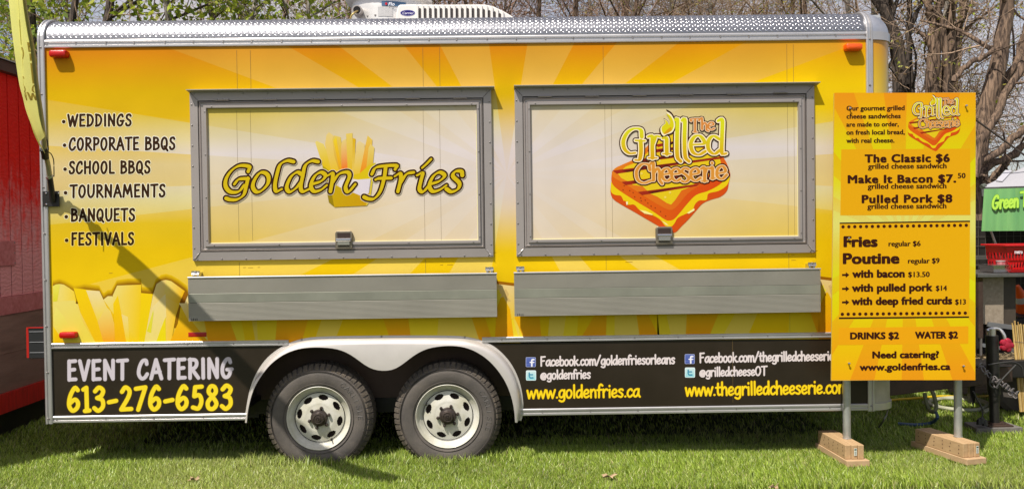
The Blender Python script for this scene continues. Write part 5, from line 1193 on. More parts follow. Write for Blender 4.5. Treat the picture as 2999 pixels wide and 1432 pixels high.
# ------------------------------------------------------------------ feather flag on a wall bracket
FL = thing('feather_flag', 'translucent yellow feather flag on a bent pole at the rear trailer corner', 'flag', (LX+.03, -.03, 1.75))
m = MB(); a, b = at(131, 606), at(178.5, 560); m.box(a[0], b[0], -.024, -.017, a[2], b[2]); BK = m.build('bracket_plate', BLACKM, FL, bevel=.0015)
m = MB()
for px, py in ((135, 566.5), (136, 599), (171, 566.5)): m.dome(at(px, py, -.024), .008, .006)
m.build('bracket_bolt', CHROME, BK)
m = MB(); q0 = at(154, 590, -.03); q1 = at(146, 520, -.10); m.tube([q0, at(152, 560, -.05), q1], .017, 12); m.build('socket', BLACKM, FL, smooth=True)
PP = [(146, 520, .10), (140, 480, .16), (131, 440, .26), (128, 400, .33), (118, 320, .48), (107, 250, .62), (96, 150, .80), (85, 90, .92), (70, 0, 1.08), (55, -120, 1.28), (36, -260, 1.50), (0, -480, 1.78), (-70, -760, 2.04), (-170, -1060, 2.27), (-290, -1330, 2.42)]
PC = np.array([at(x, y, -b) for x, y, b in PP]); PCs = catmull(PC, 6)
m = MB(); n = len(PCs); m.tube(PCs, np.linspace(.0155, .006, n), 10); m.build('pole', mat('pole grey green', (.32, .30, .17), .4, .2), FL, smooth=True)
m = MB(); m.tube([at(147, 521, -.098), at(144, 516, -.104)], .023, 12); m.build('clamp', CHROME, FL)
m = MB(); m.tube([at(133, 463, -.22), at(130, 440, -.26)], .021, 12); m.tube([at(130, 441, -.26), at(129, 437, -.265)], .026, 12); m.build('pole_sleeve', BLACKM, FL)
m = MB(); m.tube([at(x, y, -.24) for x, y in catmull([(141, 445), (150, 452), (157, 470), (158, 500), (158, 518)], 5)], .003, 6); m.tube([at(x, y, -.3) for x, y in catmull([(131, 390), (138, 410), (142, 437)], 4)], .003, 6); m.build('cord', GAP, FL)
# fabric: leading edge on the pole, trailing edge further out; edges at photo heights
FR = [(131, 384, .36), (126, 370, .39), (118, 320, .48), (112, 280, .56), (107, 250, .62), (101, 200, .71), (96, 150, .80), (85, 90, .92), (70, 0, 1.08), (55, -120, 1.28), (36, -260, 1.50), (0, -480, 1.78), (-70, -760, 2.04), (-170, -1060, 2.27)]
FLf = [(113, 452, .37), (87, 400, .43), (60, 330, .53), (51, 285, .60), (45, 250, .67), (41, 200, .77), (39, 150, .86), (36, 80, 1.00), (33, 0, 1.17), (20, -120, 1.42), (-5, -260, 1.62), (-60, -480, 1.90), (-130, -760, 2.14), (-200, -1040, 2.30)]
NU = 14; V = []; A = catmull(np.array([at(x, y, -b) for x, y, b in FR]), 4); B = catmull(np.array([at(x, y, -b) for x, y, b in FLf]), 4); nr = len(A)
for i in range(nr):
    for j in range(NU):
        u = j/(NU-1); p_ = A[i]*(1-u)+B[i]*u
        fold = .016*math.sin(u*9+i*.05)*(u*(1-u)*3.0)+ (.03*max(0, u-.72)/.28)*math.cos(i*.06)
        V.append(p_+np.array([fold, fold*.6, 0]))
m = MB(); m.add(V, [(i*NU+j, i*NU+j+1, (i+1)*NU+j+1, (i+1)*NU+j) for i in range(nr-1) for j in range(NU-1)])
FB = m.build('fabric', mat('yellow flag fabric', (.86, .84, .27), .75, 0, var=.08, vscale=5, bump=.15, bscale=25, trans=.45), FL, smooth=True)
# lettering seen through from the back, so mirrored: follows the cloth
def cloth(u, t):
    i = min(nr-1.001, max(0, t*(nr-1))); a = int(i); f = i-a; j = min(NU-1.001, max(0, u*(NU-1))); b = int(j); g = j-b
    P = np.array(V)[[a*NU+b, a*NU+b+1, (a+1)*NU+b, (a+1)*NU+b+1]]; q = (P[0]*(1-g)+P[1]*g)*(1-f)+(P[2]*(1-g)+P[3]*g)*f
    nn = np.cross(P[1]-P[0], P[2]-P[0]); nn = unit(nn); nn = -nn if np.dot(nn, CAM-q) < 0 else nn
    return q+nn*.003
m = MB(); VA = np.array(V)
for ch, uc, tc_, w, h in (('S', .50, .36, .34, .085), ('E', .42, .47, .24, .045), ('O', .44, .535, .24, .05), ('I', .40, .625, .22, .075), ('T', .18, .43, .24, .085), ('C', .18, .335, .2, .05), ('B', .16, .565, .14, .035), ('P', .15, .515, .14, .03), ('N', .52, .275, .22, .05), ('W', .30, .275, .28, .05)):
    for kind, P in G[ch][1]:
        Q = np.array(P, float); Q = catmull(Q, 4) if kind == 's' else np.array([Q[0]*(1-k)+Q[1]*k for k in np.linspace(0, 1, 5)])
        pu = [(uc-(.28-x)*w*-1.2, (tc_+(y-.5)*h*1.3)*11/13) for x, y in Q]; P3 = np.array([cloth(a_+.028, b_) for a_, b_ in pu]); P4 = np.array([cloth(a_-.028, b_) for a_, b_ in pu]); k_ = len(P3)
        m.add([*P3, *P4], [(i, i+1, k_+i+1, k_+i) for i in range(k_-1)]); continue
        pts = [cloth(uc-(.28-x)*w*-1.2, (tc_+(y-.5)*h*1.3)*11/13) for x, y in Q]
        P3 = np.array(pts); side = np.array([.010, -.007, .0]); up = np.array([0, 0, .004])
        VV = [*(P3-side), *(P3+side)]; k_ = len(P3); m.add(VV, [(i, i+1, k_+i+1, k_+i) for i in range(k_-1)])
m.build('flag_lettering', mat('faded orange ink', (.74, .56, .20), .8, trans=.3), FB)

# ------------------------------------------------------------------ red shed at the left
SX = -3.80
SH = thing('red_shed', 'old red shed with grooved plywood siding behind the rear end of the trailer', 'shed', (SX, 2.5, 0))
REDP = mat('worn red paint', (.72, .018, .013), .5, 0, var=.35, vscale=7, stretch=(6, 6, 1), col2=(.40, .02, .018), bump=.25, bscale=50)
PINK = mat('sun faded red paint', (.66, .25, .25), .5, 0, var=.25, vscale=8, stretch=(3, 3, 3), col2=(.42, .10, .10), bump=.2, bscale=60)
PLY = mat('weathered plywood', (.17, .10, .075), .7, 0, var=.5, vscale=2.2, stretch=(1, 1, 7), col2=(.34, .21, .165), bump=.1, bscale=20, detail=8)
def shed_fade():
    m = bpy.data.materials.new('faded red siding'); m.use_nodes = True; nt = m.node_tree; b = nt.nodes['Principled BSDF']; L = nt.links.new
    t = nt.nodes.new('ShaderNodeTexCoord'); sp = nt.nodes.new('ShaderNodeSeparateXYZ'); L(t.outputs['Object'], sp.inputs[0])
    n = nt.nodes.new('ShaderNodeTexNoise'); n.inputs['Scale'].default_value = 9; n.inputs['Detail'].default_value = 8; mp_ = nt.nodes.new('ShaderNodeMapping'); mp_.inputs['Scale'].default_value = (1, 2.2, 1); L(t.outputs['Object'], mp_.inputs[0]); L(mp_.outputs[0], n.inputs['Vector'])
    a = nt.nodes.new('ShaderNodeMath'); a.operation = 'MULTIPLY_ADD'; a.inputs[1].default_value = 1.1; L(n.outputs[0], a.inputs[0]); L(sp.outputs[2], a.inputs[2])
    mr = nt.nodes.new('ShaderNodeMapRange'); mr.inputs[1].default_value = 1.95; mr.inputs[2].default_value = 2.75; L(a.outputs[0], mr.inputs[0])
    r = ramp(nt, [(0, (.74, .33, .33)), (.35, (.76, .19, .18)), (.7, (.84, .035, .028)), (1, (.88, .020, .012))]); L(mr.outputs[0], r.inputs[0]); L(r.outputs[0], b.inputs['Base Color'])
    w = nt.nodes.new('ShaderNodeTexWave'); w.inputs['Scale'].default_value = 9; w.inputs['Distortion'].default_value = 12; w.inputs['Detail'].default_value = 3; w.bands_direction = 'Z'; L(t.outputs['Object'], w.inputs['Vector'])
    bp = nt.nodes.new('ShaderNodeBump'); bp.inputs['Strength'].default_value = .35; bp.inputs['Distance'].default_value = .006; L(w.outputs[0], bp.inputs['Height']); L(bp.outputs[0], b.inputs['Normal']); b.inputs['Roughness'].default_value = .6; b.inputs['Specular IOR Level'].default_value = .15
    return m
SIDE = shed_fade()
GRV = mat('groove red', (.16, .006, .006), .8)
Y0, Y1 = -.72, 6.0
m = MB(); m.box(SX-4, SX-.012, Y0, Y1, .37, 2.80); m.build('wall', GRV, SH)
ygs = np.arange(Y0, Y1, .1465)
for y in ygs:
    m = MB(); m.box(SX-.011, SX, y+.006, y+.1405, 1.085, 2.77); m.build('siding_board', SIDE, SH, bevel=.002)
m = MB(); m.box(SX-.014, SX+.022, Y0, Y1, .952, 1.083); m.build('rail_board', PINK, SH)
m = MB(); m.box(SX-.014, SX+.012, Y0, Y1, .66, .950); m.build('plank', PLY, SH); m = MB(); m.box(SX-.014, SX+.010, Y0, Y1, .372, .658); m.build('plank', PLY, SH)
m = MB(); m.box(SX-.014, SX+.030, Y0, Y1, .225, .370); m.build('skirt_board', REDP, SH)
m = MB(); m.box(SX-3.9, SX-.06, Y0+.1, Y1, 0, .224); m.build('base', BLACKM, SH)
m = MB(); m.box(SX-.02, SX+.05, Y0-.15, Y1, 2.772, 2.85); m.build('fascia', mat('brown fascia', (.10, .045, .03), .6, 0, var=.3, vscale=6), SH)
m = MB(); m.prism_y([(SX+.07, 2.852), (SX-2, 3.6), (SX-4.1, 2.852)], Y0-.2, Y1+.2); m.build('roof', mat('dark shingle roof', (.06, .05, .045), .9, 0, var=.3, vscale=30), SH)
a, b = on_x(0, 706, SX), on_x(42, 776, SX)
m = MB(); m.box(SX+.0005, SX+.014, a[1]-.05, b[1], b[2], a[2]); AP = m.build('access_panel', PINK, SH, bevel=.002)
m = MB()
for yy in (b[1]-.015, ):
    for zz in (b[2]+.015, a[2]-.015, (a[2]+b[2])/2): m.dome((SX+.014, yy, zz), .006, .004, (1, 0, 0))
m.build('panel_bolt', SCREW, AP, kind='stuff')

# ------------------------------------------------------------------ stall gear at the right
def bxp(mb, px0, px1, py0, py1, y, dy):
    a, b = at(px0, py1, y), at(px1, py0, y); mb.box(a[0], b[0], y, y+dy, a[2], b[2])
YC_ = 1.15
ST = thing('smoker_cart', 'dark steel barbecue cart with a stone-patterned box under its counter, behind the drawbar', 'barbecue cart', (at(2950, 1000, YC_)[0], YC_, 0))
STEEL = mat('worn steel counter', (.22, .21, .20), .35, .8, var=.3, vscale=8, bump=.05)
m = MB(); a, b = at(2864, 813, YC_), at(2999, 800, YC_); m.box(a[0], a[0]+1.6, YC_, YC_+.62, a[2], b[2]); m.build('counter_top', STEEL, ST, bevel=.004)
cz0 = a[2]
m = MB(); a, b = at(2879, 949, YC_+.12), at(2939, 826, YC_+.12); m.box(a[0], b[0], YC_+.12, YC_+.5, a[2], cz0-.002); m.build('stone_box', mat('speckled stone laminate', (.40, .33, .25), .6, 0, var=.4, vscale=45, col2=(.22, .17, .12), detail=6), ST)
m = MB(); c_ = at(2975, 940, YC_+.14); m.box(b[0]+.002, c_[0], YC_+.14, YC_+.5, a[2]-.03, cz0-.002); m.build('side_panel', mat('darker box face', (.06, .045, .032), .6, 0, var=.3, vscale=20), ST)  # right face of the stone box, given a darker colour
m = MB(); bxp(m, 2866, 2879, 824, 990, YC_+.02, .035); m.build('upright', RUSTY, ST)
m = MB(); m.tube([at(2873, 988, YC_+.03), at(2873, 1040, YC_+.03)], .010, 8); m.build('rod', SCREW, ST)
m = MB(); m.beam(at(2860, 1018, YC_+.05), at(2856, 900, YC_+.05), .03, .03, up=(0, 1, 0)); m.build('post', BLACKM, ST)
RL_ = mat('bright angle steel', (.33, .34, .36), .4, .7)
m = MB(); m.beam(at(2893, 949, YC_+.04), at(2964, 958, YC_+.04), .02, .036); m.build('rail', RL_, ST)
m = MB(); m.beam(at(2877, 1010, YC_+.02), at(2972, 1026, YC_+.02), .02, .028); m.build('rail', RL_, ST)
m = MB(); a, b = at(2858, 1052, YC_+.2), at(2966, 950, YC_+.2); m.box(a[0], b[0]+1.1, YC_+.25, YC_+.6, a[2], b[2]-.002); m.build('dark_body', mat('near black fill', (.012, .010, .009), .9), ST)  # near-black body filling the space behind the cart rails
m = MB(); m.beam(at(2886, 960, YC_+.16), at(2905, 1045, YC_+.16), .02, .02, up=(0, 1, 0)); m.build('brace', RUSTY, ST)
z_ = at(2900, 1061, YC_)[2]
m = MB(); a = at(2866, 1061, YC_); m.box(a[0], a[0]+1.4, YC_-.06, YC_+.7, z_-.05, z_); m.build('deck', BLACKM, ST)
# wheels of the cart under the deck
for dx in (.35, 1.1):
    m = MB(); m.lathe([(.02, YC_+.05), (.14, YC_+.04), (.17, YC_+.06), (.17, YC_+.13), (.02, YC_+.14)], (a[0]+dx, 0, .19), 'y', 28); m.build('wheel', RUBBER, ST, smooth=True)
for dx in (.1, .7, 1.35):
    m = MB(); m.box(a[0]+dx, a[0]+dx+.04, YC_+.3, YC_+.34, .0, z_-.051); m.build('leg', BLACKM, ST)
# chopped straw on the deck
V = []; Fc = []; cs = []
for i in range(900):
    c = np.array([a[0]+rng.uniform(0, .7), YC_-.04+rng.uniform(0, .3), z_+rng.uniform(.002, .035)]); th = rng.uniform(0, math.pi); l = rng.uniform(.015, .05); d = np.array([math.cos(th), math.sin(th), rng.uniform(-.3, .4)])*l; w = np.array([0, 0, .0022])
    V += [c-d-w, c+d-w, c+d+w, c-d+w]; Fc.append((4*i, 4*i+1, 4*i+2, 4*i+3)); cs += [np.array((.50, .38, .22))*rng.uniform(.35, 1.2)]*4
q = fast_mesh('straw', np.array(V), Fc, mat('loose straw', None, .8, vcol=True), cols=np.array(cs), kind='stuff'); q['label'] = 'loose chopped straw lying on the deck of the barbecue cart'; q['category'] = 'straw'
# tray, jar, basket on the counter
ctop = at(2864, 800, YC_)[2]
YT = YC_+.06
a, b = at(2908, 798, YT), at(2964, 778, YT); ht = .055
tr = thing('steel_tray', 'shallow steel food tray on the cart counter beside the red basket', 'tray', (a[0]+.07, YT+.1, ctop))
m = MB(); x0, x1 = a[0]+.005, b[0]; m.add([(x0+.008, YT+.01, ctop+.001), (x1, YT+.01, ctop+.001), (x1, YT+.2, ctop+.001), (x0+.008, YT+.2, ctop+.001), (x0, YT, ctop+ht), (x1+.01, YT, ctop+ht), (x1+.01, YT+.21, ctop+ht), (x0, YT+.21, ctop+ht)], [(0, 3, 2, 1), (0, 1, 5, 4), (1, 2, 6, 5), (2, 3, 7, 6), (3, 0, 4, 7)]); m.build('pan', CHROME, tr)
m = MB(); m.box(x0-.018, x1+.018, YT-.008, YT+.22, ctop+ht, ctop+ht+.003); m.build('rim', CHROME, tr)
cj = at(2935.5, 778, YT+.05)[0]; zj = ctop+ht+.004
jr = thing('plastic_tub', 'small clear tub of red sauce standing on the steel tray', 'tub', (cj, YT+.06, zj))
m = MB(); m.lathe([(.001, zj), (.034, zj), (.039, zj+.026), (.001, zj+.026)], (cj, YT+.06, 0), 'z', 20); m.build('tub', mat('red sauce', (.30, .02, .03), .35, 0, var=.6, vscale=60, col2=(.55, .25, .27)), jr, smooth=True)
m = MB(); m.lathe([(.041, zj+.0265), (.042, zj+.033), (.001, zj+.034)], (cj, YT+.06, 0), 'z', 20); m.build('lid', mat('clear lid', (.45, .42, .42), .15, 0), jr, smooth=True)
YB = YC_+.03
bk = thing('shopping_basket', 'red plastic shopping basket at the right end of the cart counter', 'basket', (at(2999, 799, YB)[0], YB+.15, ctop))
RB = mat('red basket plastic', (.55, .008, .012), .35, coat=.2)
a = at(2941, 717, YB); b_ = at(2962, 799, YB); zt = a[2]; zb = ctop+.002; xt0, xb0 = a[0]+.012, b_[0]; Wb = .44
def bx3(x, z): t = (z-zb)/(zt-zb); return xb0+(xt0-xb0)*t if x == 0 else xb0+Wb-.06+(.06-0)*t-.02*(1-t)
m = MB(); nb = 17
xs0 = lambda z: bx3(0, z); xs1 = lambda z: bx3(1, z)
H_ = zt-zb; bands = [(0, .10), (.36, .44), (.70, 1.0)]
for f0, f1 in bands:
    z0, z1 = zb+H_*f0, zb+H_*f1
    for yy, t_ in ((YB, .004), (YB+.29, .004)): m.add([(xs0(z0), yy, z0), (xs1(z0), yy, z0), (xs1(z1), yy-.008, z1), (xs0(z1), yy-.008, z1), (xs0(z0), yy+t_, z0), (xs1(z0), yy+t_, z0), (xs1(z1), yy+t_-.008, z1), (xs0(z1), yy+t_-.008, z1)], [(0, 1, 2, 3), (4, 7, 6, 5), (3, 2, 6, 7), (0, 4, 5, 1)])
    for xs in (xs0, xs1): m.add([(xs(z0), YB, z0), (xs(z0), YB+.29, z0), (xs(z1), YB+.29, z1), (xs(z1), YB-.008, z1)], [(0, 1, 2, 3)])
for f0, f1 in ((.10, .36), (.44, .70)):
    z0, z1 = zb+H_*f0, zb+H_*f1
    for k in range(nb+1):
        for yy in (YB, YB+.29):
            t = k/nb; xa = xs0(z0)*(1-t)+xs1(z0)*t; xb = xs0(z1)*(1-t)+xs1(z1)*t; w = .0058; m.add([(xa-w, yy, z0), (xa+w, yy, z0), (xb+w, yy-.004, z1), (xb-w, yy-.004, z1)], [(0, 1, 2, 3)])
    for k in range(13):
        for xs in (xs0, xs1):
            yy = YB+.29*k/12; m.add([(xs(z0), yy-.006, z0), (xs(z0), yy+.006, z0), (xs(z1), yy+.006, z1), (xs(z1), yy-.006, z1)], [(0, 1, 2, 3)])
m.box(xb0, xb0+Wb-.08, YB, YB+.29, zb, zb+.004); m.build('basket_wall', RB, bk)
m = MB(); m.box(xt0-.018, xt0+Wb+.02, YB-.03, YB-.009, zt-.012, zt+.002); m.box(xt0-.018, xt0+.004, YB-.008, YB+.30, zt-.012, zt+.002); m.box(xt0+Wb, xt0+Wb+.02, YB-.008, YB+.30, zt-.012, zt+.002); m.box(xt0-.018, xt0+Wb+.02, YB+.301, YB+.32, zt-.012, zt+.002); m.build('rim', RB, bk, bevel=.003)
p = Print(Plane((0, YB-.0095, 0), (0, -1, 0)), .0004); typeset(p, 'metro', 2971.5, 2995, 742.5, 11, (240, 226, 232), 2, .03); p.build('lettering', PRINT, bk)
# traffic cone lying behind
co = thing('traffic_cone', 'orange traffic cone lying on its side at the right edge behind the cart', 'traffic cone', at(2999, 905, 2.2))
m = MB(); a, b = at(2980, 836, 2.15), at(3004, 905, 2.2); 
def cone(mb, a, b, r0, r1, n=24): mb.tube([a, b], [r0, r1], n)
cone(m, a, b, .016, .085); m.build('cone', mat('fluorescent orange', (.95, .12, .01), .4), co, smooth=True)
m = MB(); d = unit(b-a); m.tube([b+d*.001, b+d*.03], [.16, .17], 4); m.build('base', BLACKM, co)
m = MB(); m.tube([b+(a-b)*.35, b+(a-b)*.55], [.064, .051], 24); m.build('band', mat('reflective band', (.6, .55, .5), .3), co, smooth=True)
cr = thing('storage_crate', 'dark crate standing behind the barbecue cart under the cone', 'crate', (at(3010, 940, 2.2)[0], 2.2, 0)); m = MB(); ca = at(2990, 928, 2.05); m.box(ca[0]-.02, ca[0]+.5, 2.05, 2.5, .0, ca[2]-.012); CB = m.build('box', mat('dark crate', (.03, .028, .03), .6), cr, bevel=.006)
m = MB(); m.box(ca[0]-.028, ca[0]+.508, 2.042, 2.508, ca[2]-.011, ca[2]+.0); m.build('lid', BLACKM, cr)
# reed screen
rs = thing('reed_screen', 'golden reed screen fixed in front of the barbecue cart', 'screen', (at(2990, 1190, 1.02)[0], 1.02, 0))
RD = [mat('reed %s' % n_, c, .6, 0, var=.3, vscale=30, stretch=(1, 1, .2)) for n_, c in (('gold', (.50, .33, .10)), ('pale', (.60, .43, .18)), ('brown', (.36, .22, .07)))]
for k in range(30):
    x0 = 2964+k*3.5; tp = at(x0+rng.normal(0, .6), 944+k*.9+rng.normal(0, 5), 1.02); bt = at(x0+24+rng.normal(0, 1), 1205, 1.0)
    m = MB(); m.tube([bt, (bt+tp)/2+rng.normal(0, .0015, 3), tp], [.0052, .005, .0038], 6); m.build('reed', RD[k % 3], rs)
for py in (1000, 1110, 1170):
    m = MB(); m.tube([at(2966+(py-944)*.09, py, 1.012), at(3070, py+10, 1.008)], .0013, 5); m.build('binding_wire', SCREW, rs)

# green canopy tent
YV = 1.62
tn = thing('canopy_tent', 'grey canopy tent with a bright green printed valance at the right edge', 'tent', (at(2999, 800, YV)[0]+1.2, YV+1.4, 0))
GRNV = bpy.data.materials.new('green valance print'); GRNV.use_nodes = True; nt = GRNV.node_tree; b = nt.nodes['Principled BSDF']
t = nt.nodes.new('ShaderNodeTexCoord'); mp_ = nt.nodes.new('ShaderNodeMapping'); mp_.inputs['Scale'].default_value = (3.2, 3.2, .12); nt.links.new(t.outputs['Object'], mp_.inputs[0])
n = nt.nodes.new('ShaderNodeTexNoise'); n.inputs['Scale'].default_value = 1.6; n.inputs['Detail'].default_value = 2; nt.links.new(mp_.outputs[0], n.inputs['Vector'])
r = ramp(nt, [(.30, lin((74, 134, 88))), (.45, lin((112, 168, 100))), (.55, lin((92, 150, 92))), (.66, lin((148, 190, 74)))]); nt.links.new(n.outputs[0], r.inputs[0]); nt.links.new(r.outputs[0], b.inputs['Base Color']); b.inputs['Roughness'].default_value = .55
tl, tr_, bl = at(2882, 554, YV), at(2999, 540, YV), at(2876.5, 677, YV)
TA = R(30); td = np.array([math.cos(TA), -math.sin(TA), 0]); tb = np.array([math.sin(TA), math.cos(TA), 0]); drop = tl[2]-bl[2]
m = MB(); nx = 150; V = []
for i in range(nx):
    w = .006*math.sin(i*1.9)+.002*math.sin(i*.7)
    for j in range(5):
        u = j/4; q = tl+td*(2.6*i/(nx-1)-.02*u)-tb*(w*(.3+.7*u)+.02*u); V.append((q[0], q[1], tl[2]-drop*u))
m.add(V, [(i*5+j, i*5+j+1, i*5+j+6, i*5+j+5) for i in range(nx-1) for j in range(4)]); VL = m.build('valance', GRNV, tn, smooth=True)
VP = Plane(tl-tb*.030, -tb); p = Print(VP, .0004)
GW = {'G': [('s', [(.5, .82), (.36, 1.), (.14, .85), (.03, .45), (.14, .06), (.34, .03), (.46, .3)]), ('l', [(.3, .42), (.58, .46)])]}
hand(p, 'Green', 2906, 612, 2982, 606, 38, 6.5, [((92, 150, 44), 1.2, 1), ((176, 222, 84), 0, 2)], shear=.12)
hand(p, 'T', 2988, 605, 3012, 603, 42, 7, [((92, 150, 44), 1.2, 1), ((176, 222, 84), 0, 2)], shear=.1); p.build('lettering', PRINT, VL)
CAN = mat('grey canopy cloth', (.42, .41, .44), .7, 0, var=.06, vscale=3, trans=.15)
tz = np.array([0, 0, .015]); e = [tl+tz-td*.02, tl+tz+td*2.75, tl+tz+td*2.75+tb*2.75, tl+tz-td*.02+tb*2.75]; pk = (e[0]+e[2])/2+np.array([0, 0, .75])
m = MB()
for k in range(4):
    A_, B_ = e[k], e[(k+1) % 4]; V = []; N_ = 8
    for i in range(N_+1):
        for j in range(N_+1-i):
            u, v = i/N_, j/N_; V.append(A_+(B_-A_)*v+(pk-A_)*u-np.array([0, 0, .10*4*u*(1-u)*.6*(0)]))
    Fc = []; idx = lambda i, j: sum(N_+1-q for q in range(i))+j
    for i in range(N_):
        for j in range(N_-i):
            Fc.append((idx(i, j), idx(i, j+1), idx(i+1, j)))
            if j < N_-i-1: Fc.append((idx(i, j+1), idx(i+1, j+1), idx(i+1, j)))
    m.add(V, Fc)
m.build('canopy', CAN, tn)
m = MB(); n_c = unit(np.cross(e[1]-e[0], pk-e[0])); CP = Plane(e[0]+n_c*.008, n_c); m.beam(CP.pt(2926, 531), CP.pt(2955, 500), .05, .006, up=tuple(n_c)); m.build('vent_patch', mat('patch cloth', (.40, .39, .43), .7), tn)
m = MB(); m.tube([e[0]+[.0, 0, .004], e[0]*.98+pk*.02], .02, 8); m.build('corner_cap', mat('corner plastic', (.10, .11, .09), .5), tn)
for q_ in e:
    m = MB(); cq = q_+(pk-q_)*.04; m.tube([(cq[0], cq[1], q_[2]-.02), (cq[0], cq[1], .0)], .016, 8)
    if q_[0] > tl[0]+1: m.build('leg', GALV, tn)
m = MB(); a, b = at(2899, 668, YV+.15), at(2936, 770, YV+.15); m.tube([a, b, b+(b-a)*.55], .010, 8); m.build('strut', GALV, tn)
m = MB(); m.tube([at(2740, 268, 1.5), at(2859.5, 353, 1.55), at(2999, 454, 1.6), at(3060, 500, 1.8)], .008, 6); gr_ = m.build('guy_rope', mat('dark rope', (.06, .045, .035), .8)); tag(gr_, 'dark guy rope running down to the grey canopy tent', 'rope')

# black wire fence behind the cart
fn_ = thing('wire_fence', 'dark wire mesh fence with a rail, behind the barbecue cart', 'fence', (5.6, 3.4, 0))
YFc = 3.4; xa, xb = at(2700, 700, YFc)[0], 9.5; ft, fb = at(2870, 640, YFc)[2], .0
m = MB()
for x in np.arange(xa, xb, .075): m.tube([(x, YFc, fb), (x, YFc, ft)], .0022, 3, caps=False)
for z in np.arange(.1, ft, .1): m.tube([(xa, YFc-.004, z), (xb, YFc-.004, z)], .0022, 3, caps=False)
m.build('mesh_wire', mat('black wire', (.11, .10, .085), .6), fn_, kind='stuff')
for x in np.arange(xa+.3, xb, 2.0):
    m = MB(); m.tube([(x, YFc+.03, 0), (x, YFc+.03, ft+.05)], .025, 10); m.build('post', BLACKM, fn_)
zr_ = at(2900, 754, YFc)[2]; m = MB(); m.box(xa, xb, YFc-.03, YFc-.008, zr_-.02, zr_+.02); m.build('rail', mat('fence rail', (.08, .075, .07), .5), fn_)
m = MB(); m.box(xa, xb, YFc+.06, YFc+.075, .02, ft-.02); m.build('privacy_sheet', mat('black mesh sheet', (.018, .014, .012), .9, 0, var=.4, vscale=5), fn_)

# timber sleeper, hoses
sl = thing('timber_sleeper', 'long weathered sleeper lying in the grass behind the drawbar', 'timber', at(2900, 1155, 1.95))
m = MB(); a, b = at(2795, 1160, 1.95), at(3080, 1156, 1.95); m.beam((a[0], 1.95, .085), (b[0]+.6, 2.1, .085), .20, .11); m.build('beam', mat('grey weathered timber', (.26, .20, .165), .85, 0, var=.4, vscale=6, stretch=(1, 8, 8), bump=.2), sl, bevel=.006)
def hose(name, P, r, mt, lab, closed=False):
    m = MB(); m.tube(catmull(P, 7), r, 8); o = m.build(name, mt, None, smooth=True); tag(o, lab, 'hose'); return o
gz = .06
def G_(px, py, z=gz):
    d = AF+AR*((px-PW/2)/F)-AU*((py-PH/2)/F); t = (z-CAM[2])/d[2]; return CAM+d*t
hose('yellow_hose', [G_(2600, 1172), G_(2680, 1166), G_(2760, 1160), G_(2840, 1163), G_(2920, 1157), G_(3010, 1160)], .011, mat('yellow hose', (.62, .42, .02), .4), 'thin yellow hose stretched across the grass behind the drawbar')
WH = mat('pale hose', (.38, .38, .27), .45, var=.2, vscale=10)
hose('coiled_hose', [G_(2705, 1178), G_(2760, 1167), G_(2830, 1170), G_(2890, 1184), G_(2860, 1200), G_(2790, 1198), G_(2730, 1186), G_(2725, 1174), G_(2790, 1164), G_(2860, 1168), G_(2905, 1190), G_(2880, 1206)], .016, WH, 'pale garden hose loosely coiled on the grass under the drawbar')
hose('hanging_hose', [at(2708, 1150, .9), at(2712, 1175, .88), at(2722, 1200, .86), at(2735, 1205, .8), at(2742, 1190, .8), at(2736, 1160, .85), at(2728, 1140, .9)], .015, mat('olive hose', (.16, .17, .08), .5), 'olive hose looping down from under the drawbar')
hose('drain_hose', [at(2740, 1205, .8), at(2745, 1222, .7), G_(2725, 1238), G_(2680, 1243), G_(2630, 1240)], .012, mat('blue hose', (.04, .08, .14), .4), 'dull blue hose trailing along the shaded grass')
hose('thin_cable', [at(2600, 1196, .25), at(2596, 1215, .25), at(2586, 1232, .22), G_(2574, 1250)], .006, mat('grey cable', (.16, .16, .12), .6), 'thin grey cable hanging under the front corner of the trailer')

# ------------------------------------------------------------------ trees
def bark(name, c1, c2):
    m = bpy.data.materials.new(name); m.use_nodes = True; nt = m.node_tree; b = nt.nodes['Principled BSDF']; L = nt.links.new
    t = nt.nodes.new('ShaderNodeTexCoord'); mp_ = nt.nodes.new('ShaderNodeMapping'); mp_.inputs['Scale'].default_value = (14, 14, 2.2); L(t.outputs['Object'], mp_.inputs[0])
    n = nt.nodes.new('ShaderNodeTexNoise'); n.inputs['Scale'].default_value = 2.4; n.inputs['Detail'].default_value = 6; n.inputs['Distortion'].default_value = .8; L(mp_.outputs[0], n.inputs['Vector'])
    r = ramp(nt, [(.36, c1), (.5, tuple((a+b_)/2 for a, b_ in zip(c1, c2))), (.62, c2)]); L(n.outputs[0], r.inputs[0]); L(r.outputs[0], b.inputs['Base Color']); b.inputs['Roughness'].default_value = .9
    bp = nt.nodes.new('ShaderNodeBump'); bp.inputs['Strength'].default_value = .9; bp.inputs['Distance'].default_value = .03; L(n.outputs[0], bp.inputs['Height']); L(bp.outputs[0], b.inputs['Normal'])
    return m
BARK = bark('grey brown bark', (.045, .028, .020), (.25, .165, .11)); BARK2 = bark('pale bark', (.12, .10, .08), (.36, .32, .27)); BARKD = bark('dark bark', (.03, .022, .018), (.12, .09, .07))
TWIG = mat('twig bark', (.34, .235, .16), .85, 0, var=.35, vscale=3); TWIGP = mat('reddish twigs', (.36, .22, .16), .85, 0, var=.35, vscale=3)
LEAF = mat('spring leaves', None, .55, vcol=True, trans=.4)
